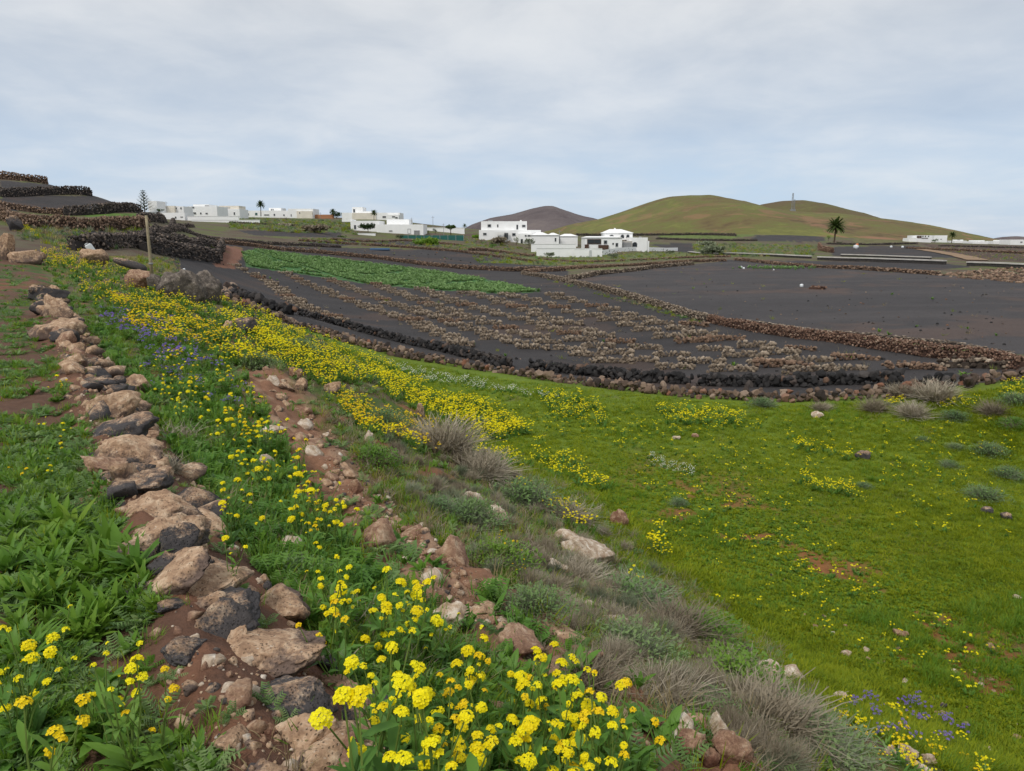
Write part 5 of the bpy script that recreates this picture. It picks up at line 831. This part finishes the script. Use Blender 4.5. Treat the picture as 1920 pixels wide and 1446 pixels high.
flowers('yellow_flowers', CS + CY, [(1000, 720), (1120, 740), (1140, 790), (1050, 780)], 110, .9); flowers('yellow_flowers', CS + CY, [(1230, 752), (1400, 765), (1390, 785), (1250, 782)], 90, .85); flowers('yellow_flowers', CY, [(1500, 815), (1600, 840), (1590, 848), (1490, 828)], 22, .7); flowers('yellow_flowers', CY, [(1505, 878), (1600, 905), (1605, 918), (1500, 895)], 26, .7)
for poly, n in (([(1660, 738), (1700, 742), (1690, 756), (1655, 752)], 40), ([(1880, 708), (1925, 705), (1925, 740), (1870, 735)], 60), ([(1760, 745), (1840, 735), (1830, 755), (1760, 760)], 40), ([(1100, 790), (1900, 780), (1900, 1000), (1300, 950)], 110), ([(1250, 950), (1900, 1200), (1850, 1300), (1350, 1120)], 50), ([(830, 720), (1500, 790), (1100, 830)], 130), ([(1000, 760), (1900, 790), (1900, 900), (1400, 900), (1200, 860)], 160), ([(1150, 850), (1500, 950), (1700, 1150), (1300, 1000)], 90)): flowers('yellow_flowers', CS, poly, n, .75, .15)
flowers('yellow_flowers', CY + CO, [(1580, 1270), (1760, 1330), (1890, 1400), (1890, 1446), (1650, 1400), (1560, 1320)], 55, .5); flowers('purple_flowers', CP_, [(1570, 1265), (1740, 1290), (1830, 1350), (1780, 1380), (1640, 1340)], 34, .55); flowers('purple_flowers', CP_, [(170, 560), (340, 590), (420, 680), (330, 680), (180, 590)], 80, .9); flowers('purple_flowers', CP_, [(250, 660), (480, 690), (440, 740), (280, 700)], 26, .6)
flowers('white_flowers', CW, [(700, 665), (820, 690), (950, 715), (1080, 735), (1000, 735), (800, 705)], 130, .85); flowers('white_flowers', CW, [(1220, 835), (1310, 865), (1290, 880), (1220, 855)], 50, .5); flowers('yellow_flowers', CY + CS, [(580, 680), (720, 760), (800, 830), (700, 800), (600, 730)], 90, .8)
flowers('yellow_flowers', CY, [(0, 395), (60, 425), (75, 445), (30, 420)], 60, 1.); flowers('yellow_flowers', CY + CO, [(60, 470), (125, 455), (190, 490), (100, 500)], 150, .9)
# mustard plants near enough to tell apart
HEADS = [head_mesh(n, R_, r, [L_YEL, L_STEM]) for n, R_, r in ((18, .017, .0085), (13, .0145, .008), (22, .02, .0085), (8, .011, .0075), (5, .008, .007))]; HEADS_O = [head_mesh(11, .015, .0085, [L_ORA, L_STEM])]
def must_base():
    sm, lm, tips = MB(), MB(), []
    for i in range(random.choice((3, 4, 4, 5, 6))):
        a = U(0, 6.28); d = U(.02, .13); tp = Vector((d * math.cos(a), d * math.sin(a), U(.2, .42))); md_ = tp * .5 + Vector((U(-.03, .03), U(-.03, .03), .02)); sm.tube([(0, 0, -.03), md_, tp], [.0035, .003, .002], 5, 0, False); tips.append(tp)
        for k in range(3): q = md_ * U(.3, 1.3); blade(lm, q, U(0, 6.28), U(.05, .11), U(.009, .016), U(.5, 1.2), .6, 3, 0, .2, LEAF)
    for i in range(9): blade(lm, (0, 0, .01), U(0, 6.28), U(.1, .2), U(.018, .034), U(.5, 1.2), .8, 4, 0, .25, LEAF)
    return sm.mesh('stem', L_STEM), lm.mesh('leaf_mass', L_DARK, True), tips
MUST = [must_base() for _ in range(12)]
def mustards(poly, n, label, group, sc=1., lift=.3, gold=.12):
    Q = sample_poly(poly, n); P2 = hits(Q[:, 0], Q[:, 1], lift * sc)
    for q in P2:
        if np.isnan(q[0]): continue
        s_, l_, tips = random.choice(MUST); k = sc * U(.8, 1.25); t = thing('mustard_plant', (q[0], q[1], float(gz(q[0], q[1]))), label, 'flower', group); t.rotation_euler = (U(-.12, .12), U(-.12, .12), U(0, 6.28)); t.scale = (k, k, k); hs_ = HEADS_O if U(0, 1) < gold else HEADS
        ob('stem', s_, t); ob('leaf_mass', l_, t, kind='stuff')
        for tp in tips: ob('flower_head', random.choice(hs_), t, tp, (U(-.5, .5), U(-.5, .5), U(0, 6)), U(.65, 1.3))
mustards([(590, 1070), (700, 1060), (800, 1150), (900, 1230), (1010, 1250), (1180, 1290), (1230, 1400), (1250, 1470), (700, 1470), (660, 1340), (690, 1240), (600, 1160)], 80, 'yellow mustard plant in the dense clump beside the lowest edging stones', 'mustard plants beside the lowest edging stones')
mustards([(430, 790), (520, 800), (600, 880), (670, 980), (640, 1010), (540, 990), (440, 900)], 36, 'yellow mustard plant between the edging and the middle of the red bank', 'mustard plants above the red bank', .95)
mustards([(260, 630), (420, 660), (500, 740), (470, 830), (360, 800), (280, 700)], 42, 'yellow mustard plant on the slope beside the upper edging stones', 'mustard plants on the upper slope', .95)
mustards([(130, 490), (300, 520), (430, 600), (520, 690), (400, 660), (250, 610), (150, 560)], 60, 'yellow mustard plant in the flowery band left of the outcrop', 'mustard plants in the upper flower band', 1., .3, .3)
mustards([(20, 1200), (220, 1190), (320, 1260), (270, 1340), (120, 1380), (0, 1330)], 9, 'mustard plant with large heads in the lower left corner', 'mustard plants in the lower left corner', .8); mustards([(0, 1390), (60, 1390), (60, 1446), (0, 1446)], 1, 'mustard plant cut off by the bottom left corner', None, .8)
mustards([(20, 690), (140, 690), (120, 960), (30, 960)], 7, 'small mustard plant on the weedy terrace', 'mustard plants on the terrace', .55, .2); mustards([(420, 930), (470, 900), (500, 1000), (440, 1040)], 5, 'mustard plant right above the big tan edging stone', 'mustard plants above the tan stone', .9)
mustards([(930, 990), (1010, 1010), (1000, 1080), (940, 1060)], 6, 'golden-flowered plant below the grey shrub', 'golden plants below the grey shrub', .7, .2, 1.)
# broad plantain rosettes on the terrace
PL = [rosette(22, .17, .0125, L_WEED, (.1, 1.1), .25, 6), rosette(18, .19, .015, L_GRASS, (.15, 1.2), .3, 6), rosette(24, .15, .011, L_WEED, (.1, .9), .25, 6), rosette(14, .16, .02, L_WEED, (.3, 1.3), .3, 6), rosette(12, .15, .028, L_WEED, (.5, 1.3), .35, 6)]
for k, q in enumerate(hits(*sample_poly([(0, 960), (170, 990), (270, 1060), (280, 1130), (200, 1200), (80, 1260), (0, 1260)], 85).T)):
    t = thing('plantain_plant', (q[0], q[1], q[2]), 'broad-leaved green plantain in the lush patch on the terrace', 'plant', 'plantain plants on the terrace'); t.rotation_euler = (U(-.25, .25), U(-.25, .25), U(0, 6.28)); ob('leaf_rosette', PL[k % 5], t, scale=U(.6, 1.2))
for k, (px, py) in enumerate([(60, 900), (100, 840), (40, 800), (200, 1290), (150, 1400), (330, 1400), (60, 740), (110, 860), (230, 1360)]):
    h = hit(px, py); t = thing('leafy_weed', h, 'leafy green weed on the terrace beside the edging stones', 'plant', 'leafy weeds on the terrace'); ob('leaf_rosette', PL[4] if k % 2 else PL[1], t, (0, 0, 0), (0, 0, U(0, 6)), U(.6, .9))
# shrubs
def mkshrubs(mat, leaf=None, nl=0, n=420, **k): return [shrub_mesh(n, .5, .5, mat, leaf, nl, **k) for _ in range(3)]
SH = {'d': mkshrubs(L_DRY, thick=.0075, n=900), 's': mkshrubs(L_SAGE, L_DULL, 900, 700, thick=.007), 'g': mkshrubs(L_DRY, L_WEED, 1600, 350, thick=.006), 'b': mkshrubs(L_DRY, L_DRY, 0, 320, thick=.008, curl=1.)}
SHRUBS = [(830, 850, 150, 'd', 'large dry grey shrub on the slope below the first red bank'), (900, 890, 120, 'd', 'dry grey shrub right beside the largest one on the slope'), (720, 800, 70, 's', 'dark green-grey shrub above the small white rock'), (985, 950, 120, 's', 'dark grey-green shrub above the orange-pink boulder'), (1060, 975, 110, 'd', 'dry twiggy shrub behind the largest boulder'), (880, 985, 110, 's', 'grey-green shrub over the foot of the red bank'), (820, 960, 80, 's', 'low grey-green shrub beside the bank'),
 (1075, 1090, 110, 'd', 'dry twiggy tangle in front of the largest boulder'), (1180, 1130, 130, 's', 'grey-green shrub below the largest boulder'), (1260, 1190, 150, 'd', 'wide dry shrub at the lower slope'), (1180, 1230, 140, 's', 'dark needle-leaved shrub at the lower slope'), (1310, 1200, 130, 'g', 'green leafy shrub at the foot of the lower slope'), (1240, 1320, 150, 'd', 'pinkish-grey dry shrub above the bottom edge'), (1370, 1290, 150, 'g', 'green shrub mixed with twigs near the pale boulders'), (1440, 1370, 200, 'd', 'largest bleached twiggy shrub near the bottom right'),
 (1540, 1420, 150, 's', 'grey shrub at the bottom edge left of the split boulder'), (1330, 1350, 120, 's', 'grey-green shrub by the stony bank'), (1100, 1280, 150, 'd', 'dry branching shrub beside the mustard clump'), (1000, 1230, 80, 'd', 'low dry shrub under the orange-tan boulder'), (540, 1090, 110, 's', 'dark blue-green shrub beside the large edging stones'), (330, 830, 100, 'b', 'bare brown branching shrub beside the edging'), (310, 880, 80, 'b', 'second bare brown shrub beside the edging'), (780, 1400, 90, 'd', 'grey dry shrub among the mustard at the bottom'), (1000, 1140, 110, 's', 'grey-green shrub on the bank below the red slope'), (940, 1060, 110, 'g', 'fresh green shrub below the red slope'), (700, 870, 80, 'g', 'fresh green shrub beside the red bank'), (480, 690, 70, 's', 'greyish shrub at the top of the slope'), (560, 660, 60, 's', 'dull shrub among the flowers at the upper slope'),
 (1430, 762, 44, 's', 'grey-green bush before the middle stone boundary'), (1540, 768, 40, 'd', 'brownish bush below the stone boundary'), (1640, 770, 50, 'd', 'greyish bush left of the widest field-edge bush'), (1710, 778, 62, 'd', 'widest grey bush at the back of the meadow'), (1755, 748, 80, 'd', 'tall brown bush against the stone boundary'), (1690, 742, 60, 'd', 'brown bush against the stone boundary, left of the tall one'), (1790, 785, 40, 's', 'small grey bush at the back of the meadow'), (1860, 775, 50, 'd', 'grey bush near the right edge at the back'), (1905, 755, 44, 's', 'grey-green bush at the right edge at the back'), (1890, 895, 44, 's', 'ragged grey-green bush at the right edge of the meadow'), (1845, 935, 56, 's', 'spreading grey-green bush above the dark rocks'), (1272, 948, 34, 's', 'small dark round bush alone on the meadow'), (1730, 826, 24, 's', 'small grey tuft bush on the meadow'), (1780, 876, 30, 's', 'small grey bush with yellow dots on the meadow'), (1855, 850, 44, 's', 'low flat grey bush on the meadow'), (1620, 915, 26, 's', 'small grey bush near the yellow patch'), (1900, 800, 40, 'g', 'dark green bush at the right edge of the meadow'), (900, 800, 40, 's', 'dull bush within the yellow flowers'), (1790, 840, 26, 's', 'small rounded tuft bush between two grey bushes')]
for i, (px, py, w, k, lab) in enumerate(SHRUBS):
    h = hit(px, py); d = (h - camo.location).length; W = w * d / F; tw, lv = SH[k][i % 3]; t = thing('shrub', h - Vector((0, 0, .03)), lab, 'shrub'); t.rotation_euler = (0, 0, U(0, 6.28)); W *= 1.5; t.scale = (W, W, W * U(.55, .75)); ob('twigs', tw, t)
    if lv: ob('foliage', lv, t)

# brush covering the lower slope between the shrubs one can tell apart
Q = sample_poly([(700, 780), (860, 820), (1100, 980), (1300, 1130), (1560, 1400), (1500, 1446), (1300, 1446), (1050, 1250), (900, 1050), (720, 880)], 420); P2 = hits(Q[:, 0], Q[:, 1]); S, T, a1, a2, a3 = field(P2)
P2 = P2[(T > np.interp(S, [6, 16, 25], [2.6, 4.3, 6])) & (T < edge_of(S) - .1)]; scatter('dry_brush', [q[0] for q in SH['d'] + SH['s'] + SH['d'][:2]], P2, rand_rot(len(P2), .15), .2 + .32 * rnd(len(P2)))

# crumbling edge of the red bank: chunks of earth and rock held in it
t = thing('rock_outcrop', hit(760, 990), 'crumbling reddish earth and rock edge of the bank below the mustard', 'outcrop')
for i in range(75):
    s_ = 2.6 + 12.5 * (i / 75) ** 1.2 + U(-.15, .15); t_ = float(np.interp(s_, [6, 16], [1.62, 3.35])) + random.gauss(0, .2) - .5 * float(fbm(np.array(s_ * .45), np.array(2 * .12 + 5), 3)); x, y = .9 + ED[0] * s_ + EN[0] * t_, ED[1] * s_ + EN[1] * t_; r_ = U(.05, .2) * random.choice((.5, .7, 1))
    ob('stone', stone_mesh(2300 + i, random.choice((ROCK_RED, ROCK_RED, ROCK_PALE, ROCK_TAN)), ICO4 if r_ > .14 else ICO2, 1.), t, Vector((x, y, float(gz(x, y)) + r_ * .05)) - t.location, (U(-.5, .5), U(-.5, .5), U(0, 6.28)), (r_ * U(1, 1.7), r_ * U(.9, 1.4), r_ * U(.6, 1)))

# roof and street details of the far houses
for px, y0, y1, D, lab in ((772, 425, 408, 226, 'thin roof aerial on the long white bungalow'), (812, 428, 405, 250, 'slim utility pole behind the young trees'), (832, 441, 419, 228, 'grey lamp post behind the green netting'), (1049, 446, 431, 205, 'slim pole beside the low pyramid roofs'), (313, 397, 378, 240, 'thin aerial mast above the cream-fronted house'), (601, 408, 398, 300, 'thin pole at the right end of the left village')):
    b = at(px, y0, D); t = thing('utility_pole', b, lab, 'pole'); h_ = at(px, y1, D).z - b.z; mb = MB(); mb.tube([(0, 0, -1), (0, 0, h_)], [.09, .05], 6); ob('shaft', mb.mesh('shaft', GREYD), t); mb = MB(); mb.box((-.5, -.04, h_ - .5), (.5, .04, h_ - .42)); ob('crossarm', mb.mesh('crossarm', GREYD), t)
for r, D, nm in (((915, 412.6, 924, 415), 217, 'roof_railing'), ((975, 413, 978, 415.2), 216, 'chimney'), ((952, 429.4, 956, 431.6), 215, 'water_tank')): wbox(nm, r, D, 1.2, GREYD if 'tank' in nm or 'rail' in nm else WHITE, A)
for r, D, nm in (((1152, 427.8, 1154.5, 430.5), 199, 'chimney'), ((1199, 443.6, 1203, 445.6), 195, 'water_tank')): wbox(nm, r, D, .8, WHITE if nm == 'chimney' else GREYD, B)

# grass creeping between the edging stones; loose stones and weeds strewn over the black fields
_s = 1.9 + 24 * rng.random(900) ** 1.6; _t = rng.uniform(-.5, .34, 900); _x, _y = .9 + ED[0] * _s + EN[0] * _t, ED[1] * _s + EN[1] * _t; _m = fbm(_x * 2.2, _y * 2.2, 3) > -.02
scatter('grass', T_LUSH[:2] + T_WEED[:2] + T_STRAW[:1], np.c_[_x, _y, gz(_x, _y)][_m], rand_rot(int(_m.sum()), .25), .25 + .4 * rnd(int(_m.sum())))
for poly, n, sc in (([(450, 500), (1060, 530), (1330, 602), (1900, 694), (1700, 720), (1300, 715), (950, 680), (640, 605)], 520, .075), ([(1080, 525), (1360, 492), (1900, 532), (1900, 650), (1560, 625), (1330, 596)], 420, .08), ([(440, 458), (850, 472), (1000, 492), (900, 506), (600, 474)], 160, .14)):
    Q = sample_poly(poly, n); P2 = hits(Q[:, 0], Q[:, 1]); scatter('gravel', SM_BK[:3] + SM_BR[:4], P2, rand_rot(n, .8), sc * (.3 + 1.2 * rnd(n) ** 3))
    Q = sample_poly(poly, n // 9); P2 = hits(Q[:, 0], Q[:, 1]); scatter('weeds', [T_WEED[2], T_STRAW[0], T_LUSH[3]], P2, rand_rot(n // 9, .2), 1.2 + 1.5 * rnd(n // 9))
